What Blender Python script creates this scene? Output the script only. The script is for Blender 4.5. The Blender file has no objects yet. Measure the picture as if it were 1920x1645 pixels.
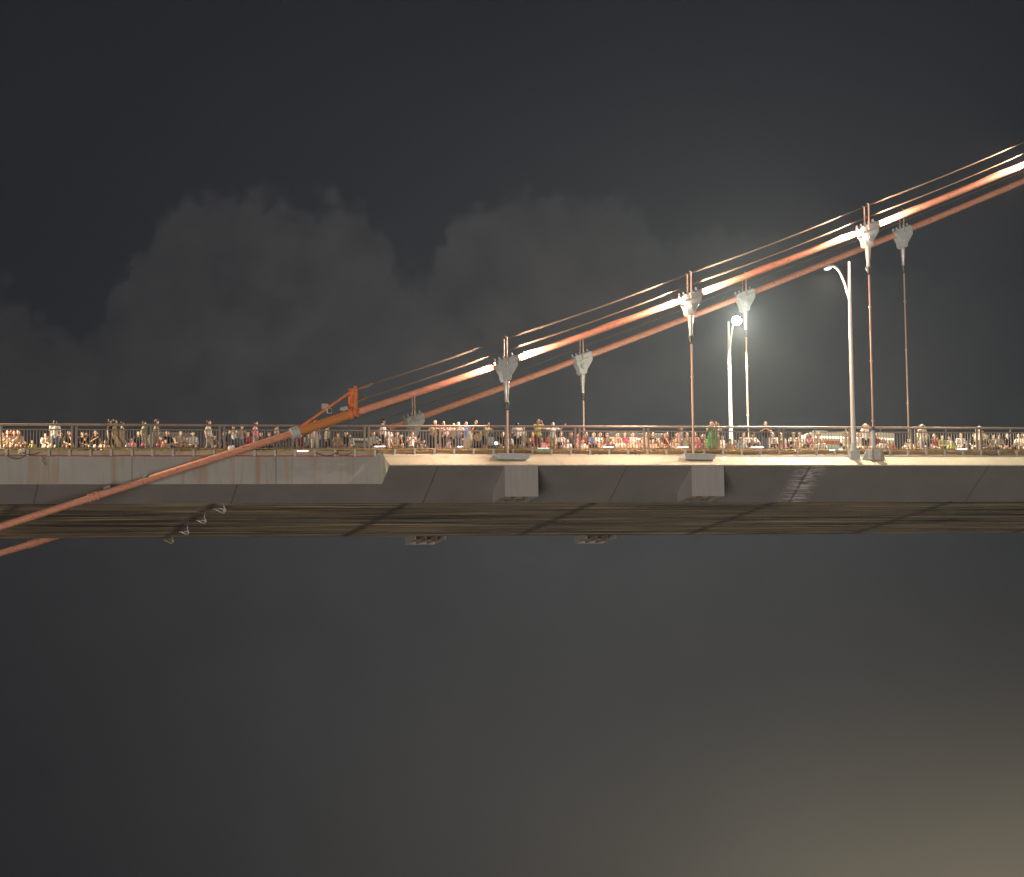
import bpy, bmesh, math, random
from mathutils import Vector, Matrix
random.seed(11)
R = math.radians
C = bpy.context.scene.collection
scene = bpy.context.scene

# ------------------------------------------------------------------ camera
W0, H0, F0 = 1920.0, 1645.0, 6524.1
CAM = Vector((-46.80, -168.80, -25.22))
YAW, PITCH, ROLL = R(15.5184), R(8.3578), R(-0.6636)
_f = Vector((math.sin(YAW)*math.cos(PITCH), math.cos(YAW)*math.cos(PITCH), math.sin(PITCH)))
_rt = Vector((math.cos(YAW), -math.sin(YAW), 0)); _up = _rt.cross(_f)
RT = _rt*math.cos(ROLL) + _up*math.sin(ROLL); UP = -_rt*math.sin(ROLL) + _up*math.cos(ROLL); FW = _f
cd = bpy.data.cameras.new('camera'); cam = bpy.data.objects.new('camera', cd); C.objects.link(cam)
cd.sensor_width = 36; cd.lens = 36*F0/W0; cd.clip_start = .5; cd.clip_end = 20000
m = Matrix((RT, UP, -FW)).transposed().to_4x4(); m.translation = CAM
cam.matrix_world = m; scene.camera = cam

def ray(px, py): return (FW*F0 + RT*(px-W0/2) - UP*(py-H0/2)).normalized()
def at(px, py, y):                       # point of the plane Y=y seen at a photo position
    d = ray(px, py); return CAM + d*((y-CAM.y)/d.y)

# ------------------------------------------------------------------ world: night sky
w = bpy.data.worlds.new('World'); scene.world = w; w.use_nodes = True
NT = w.node_tree; NT.nodes.clear(); L = NT.links
def nn(t, **k):
    n = NT.nodes.new(t)
    for a, b in k.items(): setattr(n, a, b)
    return n
def wm(op, a, b=None, c=None, clamp=False):
    n = nn('ShaderNodeMath', operation=op, use_clamp=clamp)
    for i, v in enumerate((a, b, c)):
        if v is None: continue
        if isinstance(v, (int, float)): n.inputs[i].default_value = v
        else: L.new(v, n.inputs[i])
    return n.outputs[0]
tc = nn('ShaderNodeTexCoord'); sp = nn('ShaderNodeSeparateXYZ'); L.new(tc.outputs['Generated'], sp.inputs[0])
AZ = wm('ARCTAN2', sp.outputs[0], sp.outputs[1]); EL = wm('ARCSINE', sp.outputs[2])
def azel(px, py):
    d = ray(px, py); return math.atan2(d.x, d.y), math.asin(d.z)
def gauss(px, py, sx, sy):
    a, e = azel(px, py)
    da = wm('DIVIDE', wm('SUBTRACT', AZ, a), sx/F0); de = wm('DIVIDE', wm('SUBTRACT', EL, e), sy/F0)
    return wm('EXPONENT', wm('MULTIPLY', wm('ADD', wm('MULTIPLY', da, da), wm('MULTIPLY', de, de)), -1.0))
def scale_col(fac, col):
    n = nn('ShaderNodeVectorMath', operation='SCALE'); n.inputs[0].default_value = col; L.new(fac, n.inputs['Scale']); return n.outputs[0]
def vadd(a, b):
    n = nn('ShaderNodeVectorMath', operation='ADD'); L.new(a, n.inputs[0]); L.new(b, n.inputs[1]); return n.outputs[0]
base = nn('ShaderNodeCombineXYZ'); base.inputs[0].default_value = .0108; base.inputs[1].default_value = .0122; base.inputs[2].default_value = .0162
sky = base.outputs[0]
for (px, py, sx, sy, col) in [(1180, 900, 800, 520, (.0255, .0262, .0255)),
                              (1250, 1560, 900, 480, (.031, .029, .0245)),
                              (2030, 1760, 760, 340, (.165, .138, .090)),
                              (1350, 680, 220, 200, (.003, .0035, .002)),
                              (960, 200, 1500, 450, (.0022, .0026, .0036))]:
    sky = vadd(sky, scale_col(gauss(px, py, sx, sy), col))
# cumulus bank: its top edge as elevation over azimuth, broken up by billowing noise
mp = nn('ShaderNodeCombineXYZ'); L.new(wm('MULTIPLY', AZ, F0/100), mp.inputs[0]); L.new(wm('MULTIPLY', EL, F0/100), mp.inputs[1])
def noise(scale, detail, rough, off=0):
    v = nn('ShaderNodeVectorMath', operation='ADD'); L.new(mp.outputs[0], v.inputs[0]); v.inputs[1].default_value = (off, off*.7, off*.3)
    n = nn('ShaderNodeTexNoise'); n.inputs['Scale'].default_value = scale; n.inputs['Detail'].default_value = detail; n.inputs['Roughness'].default_value = rough
    L.new(v.outputs[0], n.inputs['Vector']); return n.outputs['Fac']
def bank(prof, soft, amp, off):
    azs = [azel(x, y) for x, y in prof]; a0, a1 = azs[0][0], azs[-1][0]; e0 = azel(960, 800)[1]; es = 600/F0
    fc = nn('ShaderNodeFloatCurve'); cu = fc.mapping.curves[0]
    pts = [((a-a0)/(a1-a0), min(1, max(0, (e-e0)/es))) for a, e in azs]
    cu.points[0].location = pts[0]; cu.points[1].location = pts[-1]
    for p in pts[1:-1]: cu.points.new(*p)
    fc.mapping.update()
    jitter = wm('MULTIPLY', wm('SUBTRACT', noise(2.2, 3, .5, off+9), .5), 55/F0)
    L.new(wm('DIVIDE', wm('SUBTRACT', wm('ADD', AZ, jitter), a0), a1-a0, clamp=True), fc.inputs['Value'])
    top = wm('ADD', wm('MULTIPLY', fc.outputs[0], es), e0)
    vo = nn('ShaderNodeTexVoronoi', feature='SMOOTH_F1'); vo.inputs['Scale'].default_value = 2.3; vo.inputs['Smoothness'].default_value = .25; vo.inputs['Detail'].default_value = 3
    v = nn('ShaderNodeVectorMath', operation='ADD'); L.new(mp.outputs[0], v.inputs[0]); v.inputs[1].default_value = (off, off, 0); L.new(v.outputs[0], vo.inputs['Vector'])
    bil = wm('SUBTRACT', .45, vo.outputs['Distance'])
    nz = wm('SUBTRACT', noise(.9, 6, .55, off), .5)
    t = wm('ADD', wm('SUBTRACT', top, EL), wm('ADD', wm('MULTIPLY', bil, amp*.8/F0), wm('MULTIPLY', nz, amp*2.0/F0)))
    return wm('MULTIPLY_ADD', t, F0/soft, .5, clamp=True)
b1 = bank([(-100, 520), (0, 520), (60, 570), (150, 600), (200, 520), (270, 440), (310, 375), (380, 350), (480, 345), (560, 368), (640, 360), (700, 390), (730, 450), (790, 500), (830, 430), (860, 365), (930, 350), (1000, 340), (1080, 360), (1160, 355), (1205, 385), (1240, 430), (1320, 415), (1450, 410), (1600, 470), (1800, 500), (2000, 480)], 34, 66, 3.1)
b2 = bank([(-100, 640), (100, 650), (220, 640), (320, 560), (400, 520), (520, 540), (620, 660), (700, 640), (800, 600), (900, 560), (1000, 470), (1080, 500), (1150, 480), (1250, 560), (1400, 520), (1600, 620), (2000, 640)], 90, 80, 7.7)
patch = wm('MULTIPLY_ADD', noise(.8, 6, .62, 21), 2.6, -.35)
fade = wm('ADD', gauss(820, 480, 860, 460), .12)
cl = wm('MULTIPLY', wm('MULTIPLY', wm('ADD', wm('MULTIPLY', b1, .75), wm('MULTIPLY', b2, .2)), patch), fade)
sky = vadd(sky, scale_col(cl, (.0235, .0200, .0175)))
top_noise = wm('MULTIPLY_ADD', noise(.18, 4, .5, 40), .35, .83)
sv = nn('ShaderNodeVectorMath', operation='SCALE'); L.new(sky, sv.inputs[0]); L.new(top_noise, sv.inputs['Scale'])
bg = nn('ShaderNodeBackground'); L.new(sv.outputs[0], bg.inputs['Color']); bg.inputs['Strength'].default_value = 1.0
wo = nn('ShaderNodeOutputWorld'); L.new(bg.outputs[0], wo.inputs['Surface'])

# soft glow of the lit city bank behind the photographer
sd = bpy.data.lights.new('city_glow', 'SUN'); sd.energy = 2.1; sd.angle = R(22); sd.color = (1, .89, .76)
so = bpy.data.objects.new('city_glow', sd); C.objects.link(so)
so.rotation_euler = Vector((.55, 1.0, .27)).to_track_quat('-Z', 'Y').to_euler()

vs = scene.view_settings; vs.view_transform = 'Standard'; vs.look = 'None'; vs.exposure = 0; vs.gamma = 1; vs.use_curve_mapping = False

# ------------------------------------------------------------------ dimensions
G = .0255                                # grade of the deck
UR, ZR = 1.668, 1.388                    # railing line, rail height
UC, UF = .88, 20.61                      # the two cable planes
ZT = -.826; U2, Z2, U3 = 3.347, -2.359, 18.144; UW = U2+U3
PITCHR, PX0 = 3.7235, -22.018
XS = at(716, 850, UR).x                  # where the fairing begins
ZF = ZT + UR/U2*(Z2-ZT)
XL, XR = -75.0, 80.0
def g(x): return G*x
def V(x, u, z): return Vector((x, u, z+G*x))

# ------------------------------------------------------------------ materials
def mat(name, col, rough=.5, metal=0, dirt=None, dscale=3, damt=.5, stretch=(1, 1, 1), bump=0, emit=None, estr=0, spec=None, d2=None):
    m = bpy.data.materials.new(name); m.use_nodes = True; nt = m.node_tree; p = nt.nodes['Principled BSDF']
    p.inputs['Base Color'].default_value = (*col, 1); p.inputs['Roughness'].default_value = rough; p.inputs['Metallic'].default_value = metal
    if spec is not None: p.inputs['Specular IOR Level'].default_value = spec
    if emit: p.inputs['Emission Color'].default_value = (*emit, 1); p.inputs['Emission Strength'].default_value = estr
    if dirt or bump:
        t = nt.nodes.new('ShaderNodeTexCoord'); mpn = nt.nodes.new('ShaderNodeMapping'); mpn.inputs['Scale'].default_value = stretch
        nt.links.new(t.outputs['Object'], mpn.inputs[0])
        n = nt.nodes.new('ShaderNodeTexNoise'); n.inputs['Scale'].default_value = dscale; n.inputs['Detail'].default_value = 6; n.inputs['Roughness'].default_value = .6
        nt.links.new(mpn.outputs[0], n.inputs['Vector'])
        if dirt:
            r = nt.nodes.new('ShaderNodeValToRGB'); r.color_ramp.elements[0].position = .42; r.color_ramp.elements[1].position = .68
            r.color_ramp.elements[0].color = (0, 0, 0, 1); r.color_ramp.elements[1].color = (damt, damt, damt, 1)
            nt.links.new(n.outputs['Fac'], r.inputs[0])
            x = nt.nodes.new('ShaderNodeMix'); x.data_type = 'RGBA'; x.inputs['A'].default_value = (*col, 1); x.inputs['B'].default_value = (*dirt, 1)
            nt.links.new(r.outputs[0], x.inputs['Factor'])
            out = x.outputs['Result']
            if d2:
                n2 = nt.nodes.new('ShaderNodeTexNoise'); n2.inputs['Scale'].default_value = d2[1]; n2.inputs['Detail'].default_value = 3
                nt.links.new(t.outputs['Object'], n2.inputs['Vector'])
                r2 = nt.nodes.new('ShaderNodeValToRGB'); r2.color_ramp.elements[0].position = d2[2]; r2.color_ramp.elements[1].position = d2[2]+.05
                nt.links.new(n2.outputs['Fac'], r2.inputs[0])
                x2 = nt.nodes.new('ShaderNodeMix'); x2.data_type = 'RGBA'; x2.inputs['B'].default_value = (*d2[0], 1)
                nt.links.new(out, x2.inputs['A']); nt.links.new(r2.outputs[0], x2.inputs['Factor']); out = x2.outputs['Result']
            nt.links.new(out, p.inputs['Base Color'])
        if bump:
            b = nt.nodes.new('ShaderNodeBump'); b.inputs['Strength'].default_value = bump; b.inputs['Distance'].default_value = .05
            nt.links.new(n.outputs['Fac'], b.inputs['Height']); nt.links.new(b.outputs[0], p.inputs['Normal'])
    return m
M = {}
M['cable'] = mat('orange_cable_paint', (.55, .25, .165), .5, 0, (.38, .15, .10), 2.6, .8, (1, 4, 4), .15, d2=((.33, .12, .08), 8, .62))
M['cable_ochre'] = mat('ochre_cable_sheath', (.50, .19, .055), .35, 0, (.33, .11, .04), 1.5, .5, (1, 5, 5), .05)
M['bracket_orange'] = mat('orange_steel_paint', (.62, .17, .05), .4, 0, (.25, .08, .03), 4, .5)
M['grey_steel'] = mat('grey_painted_steel', (.40, .42, .43), .45, .0, (.29, .285, .27), 5, .5, bump=.1)
M['dark_steel'] = mat('dark_collar_steel', (.07, .07, .065), .45, .3, (.15, .1, .07), 6, .5)
M['galv'] = mat('galvanised_socket', (.52, .50, .48), .35, .4, (.32, .3, .27), 6, .5)
M['rope'] = mat('hanger_rope_sheath', (.52, .36, .28), .4, .15, (.3, .18, .13), 3, .5, (3, 3, .6))
M['wire'] = mat('wire_rope', (.12, .092, .062), .6, .1, (.09, .06, .04), 8, .5)
M['rail'] = mat('weathered_steel_rail', (.36, .30, .255), .36, .5, (.24, .17, .13), 3, .6, (1, 1, 1))
M['white_pole'] = mat('white_pole_paint', (.55, .54, .51), .4, 0, (.4, .37, .33), 3, .4, (2, 2, .3))
M['lamp_grey'] = mat('lamp_housing_grey', (.42, .43, .44), .4, .2)
M['black'] = mat('black_rubber', (.02, .02, .02), .6)
M['olive_pipe'] = mat('olive_conduit', (.36, .27, .11), .5, 0, (.12, .08, .04), 5, .7)
M['brown_pipe'] = mat('rusty_conduit', (.22, .12, .06), .55, .2, (.4, .3, .18), 6, .7)
M['red_pipe'] = mat('red_hose', (.42, .08, .03), .5, 0, (.2, .07, .04), 3, .5)
M['concrete'] = mat('deck_asphalt', (.08, .08, .08), .85, 0, (.05, .05, .05), 4, .5)
M['kerb'] = mat('stained_kerb_paint', (.34, .30, .24), .7, 0, (.22, .14, .08), 2.2, .8, (1, 1, 3))
M['water'] = mat('river_water', (.17, .14, .10), .12, 0, bump=.25, dscale=.4)

XM = at(1858, 871.5, 0).x            # one of the transverse seams, ten metres apart
SP = .5-XM/10; SP2 = .5-(XM-10)/300
def bridge_paint(name, col, streak, kind):
    """painted steel with seams, drip streaks, scuffs and painted-in soffit reflections, all in the bridge's own coordinates"""
    m = bpy.data.materials.new(name); m.use_nodes = True; nt = m.node_tree; p = nt.nodes['Principled BSDF']; lk = nt.links
    def N(t, **k):
        n = nt.nodes.new(t)
        for a, b in k.items(): setattr(n, a, b)
        return n
    def mm(op, a, b=None, c=None, clamp=False):
        n = N('ShaderNodeMath', operation=op, use_clamp=clamp)
        for i, v in enumerate((a, b, c)):
            if v is None: continue
            if isinstance(v, (int, float)): n.inputs[i].default_value = v
            else: lk.new(v, n.inputs[i])
        return n.outputs[0]
    t = N('ShaderNodeTexCoord'); s = N('ShaderNodeSeparateXYZ'); lk.new(t.outputs['Object'], s.inputs[0])
    def nz(scale, st, det=6, ro=.6, off=(0, 0, 0)):
        mp_ = N('ShaderNodeMapping'); mp_.inputs['Scale'].default_value = st; mp_.inputs['Location'].default_value = off; lk.new(t.outputs['Object'], mp_.inputs[0])
        n = N('ShaderNodeTexNoise'); n.inputs['Scale'].default_value = scale; n.inputs['Detail'].default_value = det; n.inputs['Roughness'].default_value = ro
        lk.new(mp_.outputs[0], n.inputs['Vector']); return n.outputs['Fac']
    def mix(f, a, b):
        x = N('ShaderNodeMix', data_type='RGBA')
        for k, v in (('A', a), ('B', b)):
            if isinstance(v, tuple): x.inputs[k].default_value = (*v, 1)
            else: lk.new(v, x.inputs[k])
        lk.new(f, x.inputs['Factor']); return x.outputs['Result']
    def seam(period, phase, width, src=None):
        f = mm('FRACT', mm('ADD', mm('DIVIDE', src or s.outputs[0], period), phase)); d = mm('ABSOLUTE', mm('SUBTRACT', f, .5))
        return mm('SUBTRACT', 1, mm('DIVIDE', d, width/period), clamp=True)
    c = mix(mm('MULTIPLY_ADD', nz(.5, (1, 1, 1), 5), 2.2, -.75, clamp=True), col, tuple(v*.78 for v in col))
    if kind == 'fascia':
        c = mix(mm('MULTIPLY', mm('MULTIPLY_ADD', nz(2.1, (1, 1, .10), 4, .55), 8, -4.3, clamp=True), .5), c, streak)
        c = mix(mm('MULTIPLY', mm('MULTIPLY_ADD', nz(7, (1, 1, .05), 3, .5, (3, 0, 0)), 5, -2.9, clamp=True), .35), c, tuple(v*.5 for v in streak))
        c = mix(mm('MULTIPLY', seam(7.3, .12, .05), .8), c, (.10, .07, .05))
        c = mix(mm('MULTIPLY', seam(7.3, .245, .20), .75), c, streak)
    if kind == 'fairing':
        c = mix(mm('MULTIPLY', mm('MULTIPLY_ADD', nz(2.0, (1, .25, .25), 4, .6), 6, -3.6, clamp=True), .7), c, streak)
        c = mix(mm('MULTIPLY', seam(5, .3, .02), .6), c, streak)
        # long thin rust run-offs
        c = mix(mm('MULTIPLY', mm('MULTIPLY_ADD', nz(9, (.6, .06, .06), 2, .5), 6, -4.2, clamp=True), .6), c, (.30, .17, .08))
    if kind == 'slope':
        c = mix(mm('MULTIPLY', mm('MULTIPLY_ADD', nz(.9, (1, .15, .2), 5, .6), 3, -1.5, clamp=True), .4), c, streak)
        wob = mm('ADD', s.outputs[0], mm('MULTIPLY', nz(5, (1, 1, 1), 3), .12))
        c = mix(mm('MULTIPLY', seam(10, SP+.006, .05, wob), .85), c, (.03, .028, .026))
        # scuffed pale patches that hug some seams, broken along x
        pt = mm('MULTIPLY', seam(300, SP2, 1.0), mm('MULTIPLY_ADD', nz(3.2, (.45, 2.4, 2.4), 3, .6), 9, -4.1, clamp=True))
        c = mix(mm('MULTIPLY', pt, .7), c, (.80, .74, .74))
        c = mix(mm('MULTIPLY', seam(300, SP2+.0002, .14, wob), .8), c, (.05, .045, .045))
        c = mix(mm('MULTIPLY_ADD', nz(.55, (1, 1.6, 1.6), 6, .7, (4, 0, 0)), 14, -9.8, clamp=True), c, (.05, .045, .04))
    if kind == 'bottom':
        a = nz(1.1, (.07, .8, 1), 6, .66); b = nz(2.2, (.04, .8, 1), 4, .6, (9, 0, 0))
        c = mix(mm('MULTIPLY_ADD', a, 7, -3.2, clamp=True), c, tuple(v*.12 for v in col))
        c = mix(mm('MULTIPLY', mm('MULTIPLY_ADD', b, 10, -5.5, clamp=True), .85), c, streak)  # pale warm streaks: reflected water lights painted into the base colour
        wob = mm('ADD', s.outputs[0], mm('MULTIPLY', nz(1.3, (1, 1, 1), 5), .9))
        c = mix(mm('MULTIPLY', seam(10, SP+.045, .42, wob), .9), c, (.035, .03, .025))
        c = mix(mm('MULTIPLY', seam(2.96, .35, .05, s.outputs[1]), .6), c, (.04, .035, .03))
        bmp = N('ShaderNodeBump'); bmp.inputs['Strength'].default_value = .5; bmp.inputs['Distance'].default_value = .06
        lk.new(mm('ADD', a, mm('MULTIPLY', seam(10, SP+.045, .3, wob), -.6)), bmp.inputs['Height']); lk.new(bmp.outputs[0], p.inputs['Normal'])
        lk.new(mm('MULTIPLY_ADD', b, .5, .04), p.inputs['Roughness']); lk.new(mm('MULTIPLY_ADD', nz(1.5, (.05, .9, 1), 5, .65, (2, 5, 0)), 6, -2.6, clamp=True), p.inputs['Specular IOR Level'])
    else: p.inputs['Roughness'].default_value = .55
    lk.new(c, p.inputs['Base Color']); return m
M['fascia'] = bridge_paint('grey_fascia_paint', (.29, .28, .265), (.24, .15, .08), 'fascia')
M['fairing'] = bridge_paint('pale_fairing_paint', (.47, .45, .36), (.30, .22, .14), 'fairing')
M['slope'] = bridge_paint('slope_soffit_paint', (.175, .166, .164), (.20, .175, .16), 'slope')
M['bottom'] = bridge_paint('reflection_streaked_soffit_paint', (.40, .32, .215), (.90, .74, .48), 'bottom')  # streak tone imitates light mirrored in the glossy underside
M['anchor'] = mat('anchor_box_paint', (.27, .262, .258), .5, 0, (.22, .19, .17), 3, .5, (3, 3, .2))
M['dark_paint'] = mat('box_underside', (.15, .105, .075), .7)

# ------------------------------------------------------------------ mesh helpers
class MB:
    def __init__(s): s.v = []; s.f = []
    def quad(s, *p):
        n = len(s.v); s.v += [tuple(q) for q in p]; s.f.append(tuple(range(n, n+len(p)))); return s
    def hexa(s, P):
        n = len(s.v); s.v += [tuple(q) for q in P]
        for f in ((0, 3, 2, 1), (4, 5, 6, 7), (0, 1, 5, 4), (1, 2, 6, 5), (2, 3, 7, 6), (3, 0, 4, 7)): s.f.append(tuple(n+i for i in f))
        return s
    def box(s, x0, x1, y0, y1, z0, z1, M4=None):
        P = [Vector(q) for q in ((x0, y0, z0), (x1, y0, z0), (x1, y1, z0), (x0, y1, z0), (x0, y0, z1), (x1, y0, z1), (x1, y1, z1), (x0, y1, z1))]
        if M4: P = [M4 @ q for q in P]
        return s.hexa(P)
    def gbox(s, x0, x1, y0, y1, z0, z1):   # a box that follows the grade
        return s.hexa([V(*q) for q in ((x0, y0, z0), (x1, y0, z0), (x1, y1, z0), (x0, y1, z0), (x0, y0, z1), (x1, y0, z1), (x1, y1, z1), (x0, y1, z1))])
    def tube(s, pts, r, n=10, cap=True):
        pts = [Vector(p) for p in pts]; rs = r if isinstance(r, (list, tuple)) else [r]*len(pts); n0 = len(s.v)
        t0 = (pts[1]-pts[0]).normalized(); a = t0.orthogonal().normalized()
        if abs(t0.z) < .9: a = Vector((0, 0, 1)).cross(t0).normalized()
        for i, p in enumerate(pts):
            t = (pts[min(i+1, len(pts)-1)]-pts[max(i-1, 0)]).normalized(); a = (a-t*a.dot(t)).normalized(); b = t.cross(a)
            for k in range(n):
                an = 2*math.pi*k/n; s.v.append(tuple(p+(a*math.cos(an)+b*math.sin(an))*rs[i]))
        for i in range(len(pts)-1):
            for k in range(n):
                q = n0+i*n; s.f.append((q+k, q+(k+1) % n, q+n+(k+1) % n, q+n+k))
        if cap: s.f.append(tuple(n0+k for k in range(n))[::-1]); q = n0+(len(pts)-1)*n; s.f.append(tuple(q+k for k in range(n)))
        return s
    def prism(s, poly, y0, y1, M4=None):   # outline in xz, extruded along y
        n0 = len(s.v); n = len(poly)
        for y in (y0, y1):
            for x, z in poly:
                q = Vector((x, y, z)); s.v.append(tuple(M4 @ q if M4 else q))
        s.f.append(tuple(range(n0, n0+n))); s.f.append(tuple(range(n0+n, n0+2*n))[::-1])
        for i in range(n): j = (i+1) % n; s.f.append((n0+j, n0+i, n0+n+i, n0+n+j))
        return s
    def ball(s, c, r, n=10, h=7, sc=(1, 1, 1)):
        c = Vector(c); n0 = len(s.v); s.v.append((c.x, c.y, c.z+r*sc[2]))
        for i in range(1, h):
            th = math.pi*i/h
            for k in range(n): ph = 2*math.pi*k/n; s.v.append((c.x+r*sc[0]*math.sin(th)*math.cos(ph), c.y+r*sc[1]*math.sin(th)*math.sin(ph), c.z+r*sc[2]*math.cos(th)))
        s.v.append((c.x, c.y, c.z-r*sc[2])); last = len(s.v)-1
        for k in range(n): s.f.append((n0, n0+1+k, n0+1+(k+1) % n)); q = n0+1+(h-2)*n; s.f.append((last, q+(k+1) % n, q+k))
        for i in range(h-2):
            for k in range(n): q = n0+1+i*n; s.f.append((q+k, q+n+k, q+n+(k+1) % n, q+(k+1) % n))
        return s
    def mesh(s, name, smooth=False, bevel=0):
        me = bpy.data.meshes.new(name); me.from_pydata(s.v, [], s.f)
        bm = bmesh.new(); bm.from_mesh(me); bmesh.ops.recalc_face_normals(bm, faces=bm.faces)
        if bevel: bmesh.ops.bevel(bm, geom=bm.edges, offset=bevel, segments=2, affect='EDGES', profile=.6)
        if smooth:
            for f in bm.faces: f.smooth = True
            for e in bm.edges:
                if len(e.link_faces) == 2 and e.calc_face_angle(0) > R(50): e.smooth = False
        bm.to_mesh(me); bm.free(); return me
    def build(s, name, m, parent=None, smooth=False, bevel=0):
        return link(name, s.mesh(name, smooth, bevel), m, parent)
def link(name, me, m, parent=None):
    o = bpy.data.objects.new(name, me); C.objects.link(o)
    if m is not None and not me.materials: me.materials.append(m)
    if parent: o.parent = parent; o.matrix_parent_inverse = Matrix.Translation(-Vector(parent.location)) if parent.rotation_euler.z == 0 else parent.matrix_basis.inverted()
    return o
def tag(o, label=None, cat=None, group=None, kind=None):
    for k, v in (('label', label), ('category', cat), ('group', group), ('kind', kind)):
        if v: o[k] = v
    return o
def thing(name, label, cat, loc=(0, 0, 0), group=None):
    o = bpy.data.objects.new(name, None); o.empty_display_size = .2; C.objects.link(o); o.location = loc; return tag(o, label, cat, group)

# ------------------------------------------------------------------ water
tag(MB().quad((-480, -38, -27.2), (480, -38, -27.2), (480, 700, -27.2), (-480, 700, -27.2)).build('water', M['water']), kind='structure')

# ------------------------------------------------------------------ girder
gd = thing('bridge_girder', 'long pale grey steel box girder of the bridge, the crowd on its deck', 'bridge deck', (0, 0, 0))
def strip(mb, x0, x1, prof, n=1):
    for (u0, z0), (u1, z1) in zip(prof, prof[1:]): mb.quad(V(x0, u0, z0), V(x1, u0, z0), V(x1, u1, z1), V(x0, u1, z1))
    return mb
UFAR = UW-UR
strip(MB(), XL, XR, [(UR+.0, 0), (UFAR, 0)]).build('deck', M['concrete'], gd)
mb = strip(MB(), XL, XS, [(UR, 0), (UR, ZF)]); strip(mb, XL, XS, [(UFAR, ZF), (UFAR, 0)])
tag(mb.build('fascia', M['fascia'], gd), 'tall vertical grey fascia with rusty drip streaks')
fl = MB()
strip(fl, XS, XR, [(UR, -.001), (0, ZT), (0.03, ZT-.05)]); strip(fl, XS, XR, [(UW-.03, ZT-.05), (UW, ZT), (UFAR, 0)])
fl.quad(V(XS, UR, 0), V(XS+.02, 0, ZT), V(XS, UR, ZF)); fl.quad(V(XS, UFAR, 0), V(XS, UW, ZT), V(XS, UFAR, ZF))
tag(fl.build('fairing', M['fairing'], gd), 'bright sloping edge fairing lit by lamps')
sl = MB(); strip(sl, XL, XS, [(UR, ZF), (U2, Z2)]); strip(sl, XS, XR, [(.03, ZT-.05), (U2, Z2)]); strip(sl, XL, XS, [(U3, Z2), (UFAR, ZF)]); strip(sl, XS, XR, [(U3, Z2), (UW-.03, ZT-.05)])
sl.build('sloping_soffit', M['slope'], gd)
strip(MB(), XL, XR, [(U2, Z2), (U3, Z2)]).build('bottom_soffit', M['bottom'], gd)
for X in (.56, 10.56):                      # cable anchor boxes below the fairing
    for side in (0, 1):
        mi = (lambda u: u) if side == 0 else (lambda u: UW-u)
        a, b = X-.88, X+.88; zb = Z2-.10; u0, u1 = .05, 2.45; zs = ZT+u1/U2*(Z2-ZT)
        fr = MB()
        fr.hexa([V(*q) for q in ((a, mi(u0), zb), (b, mi(u0), zb), (b, mi(u0+.04), zb), (a, mi(u0+.04), zb), (a, mi(u0), ZT-.03), (b, mi(u0), ZT-.03), (b, mi(u0+.04), ZT-.03), (a, mi(u0+.04), ZT-.03))])
        for x in (a, b-.04): fr.hexa([V(*q) for q in ((x, mi(u0+.042), zb), (x+.04, mi(u0+.042), zb), (x+.04, mi(u1), zb), (x, mi(u1), zb), (x, mi(u0+.042), ZT-.04), (x+.04, mi(u0+.042), ZT-.04), (x+.04, mi(u1), zs), (x, mi(u1), zs))])
        bx = fr.build('anchor_box', M['anchor'], gd)
        un = MB(); un.hexa([V(*q) for q in ((a+.05, mi(u0+.05), zb+.25), (b-.05, mi(u0+.05), zb+.25), (b-.05, mi(u1-.06), zb+.25), (a+.05, mi(u1-.06), zb+.25), (a+.05, mi(u0+.05), zb+.28), (b-.05, mi(u0+.05), zb+.28), (b-.05, mi(u1-.06), zb+.28), (a+.05, mi(u1-.06), zb+.28))])
        for q in (.35, .7): xx = a+(b-a)*q; un.gbox(xx, xx+.05, *(sorted((mi(u0+.05), mi(u1-.06)))), zb+.02, zb+.24)
        un.gbox(a+.05, b-.05, *(sorted((mi(1.2), mi(1.26)))), zb+.03, zb+.16)
        un.build('bottom_grating', M['dark_paint'], bx)
# kerb the crowd sits on and outer kerb
tag(MB().gbox(XL, XR, UR+.14, UR+.42, 0, .13).build('outer_kerb', M['kerb']), kind='structure')
tag(MB().gbox(XL, XS-.3, UR-.10, UR+.0-.004, -.16, .085).build('edge_beam', M['kerb']), 'pale rust-stained edge beam running below the left railings', 'edge beam')
tag(MB().gbox(XL, XR, UR+1.75, UR+2.05, 0, .42).build('crowd_kerb', M['kerb']), kind='structure')

# ------------------------------------------------------------------ cables
def path(pts, Y, left=None, right=None, n=8):
    P = [at(x, y, Y) for x, y in pts]
    if left: P.insert(0, P[0]+(P[0]-P[1]).normalized()*left)
    if right: P.append(P[-1]+(P[-1]-P[-2]).normalized()*right)
    return P
def smooth_path(P, n=5):
    out = []
    for i in range(len(P)-1):
        p0, p1, p2, p3 = P[max(i-1, 0)], P[i], P[i+1], P[min(i+2, len(P)-1)]
        for k in range(n):
            t = k/n; out.append(.5*((2*p1)+(p2-p0)*t+(2*p0-5*p1+4*p2-p3)*t*t+(3*p1-p0-3*p2+p3)*t**3))
    return out+[P[-1]]
NEAR = [(0, 988), (175, 932.2), (300, 892.3), (437, 848.5), (511, 825), (553, 811.5), (605, 794.3), (660, 776)]
NEAR2 = [(660, 776), (760, 743.4), (860, 710.4), (960, 676.4), (1060, 641.7), (1160, 606.1), (1260, 569.7), (1360, 532.5), (1460, 494.5), (1560, 455.6), (1660, 416.0), (1760, 375.6), (1860, 334.4), (1918, 310.4)]
nearA = smooth_path(path(NEAR, UC, left=26)); nearB = smooth_path(path(NEAR2, UC, right=16))
iC = min(range(len(nearA)), key=lambda i: (nearA[i]-at(553, 811.5, UC)).length)
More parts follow.
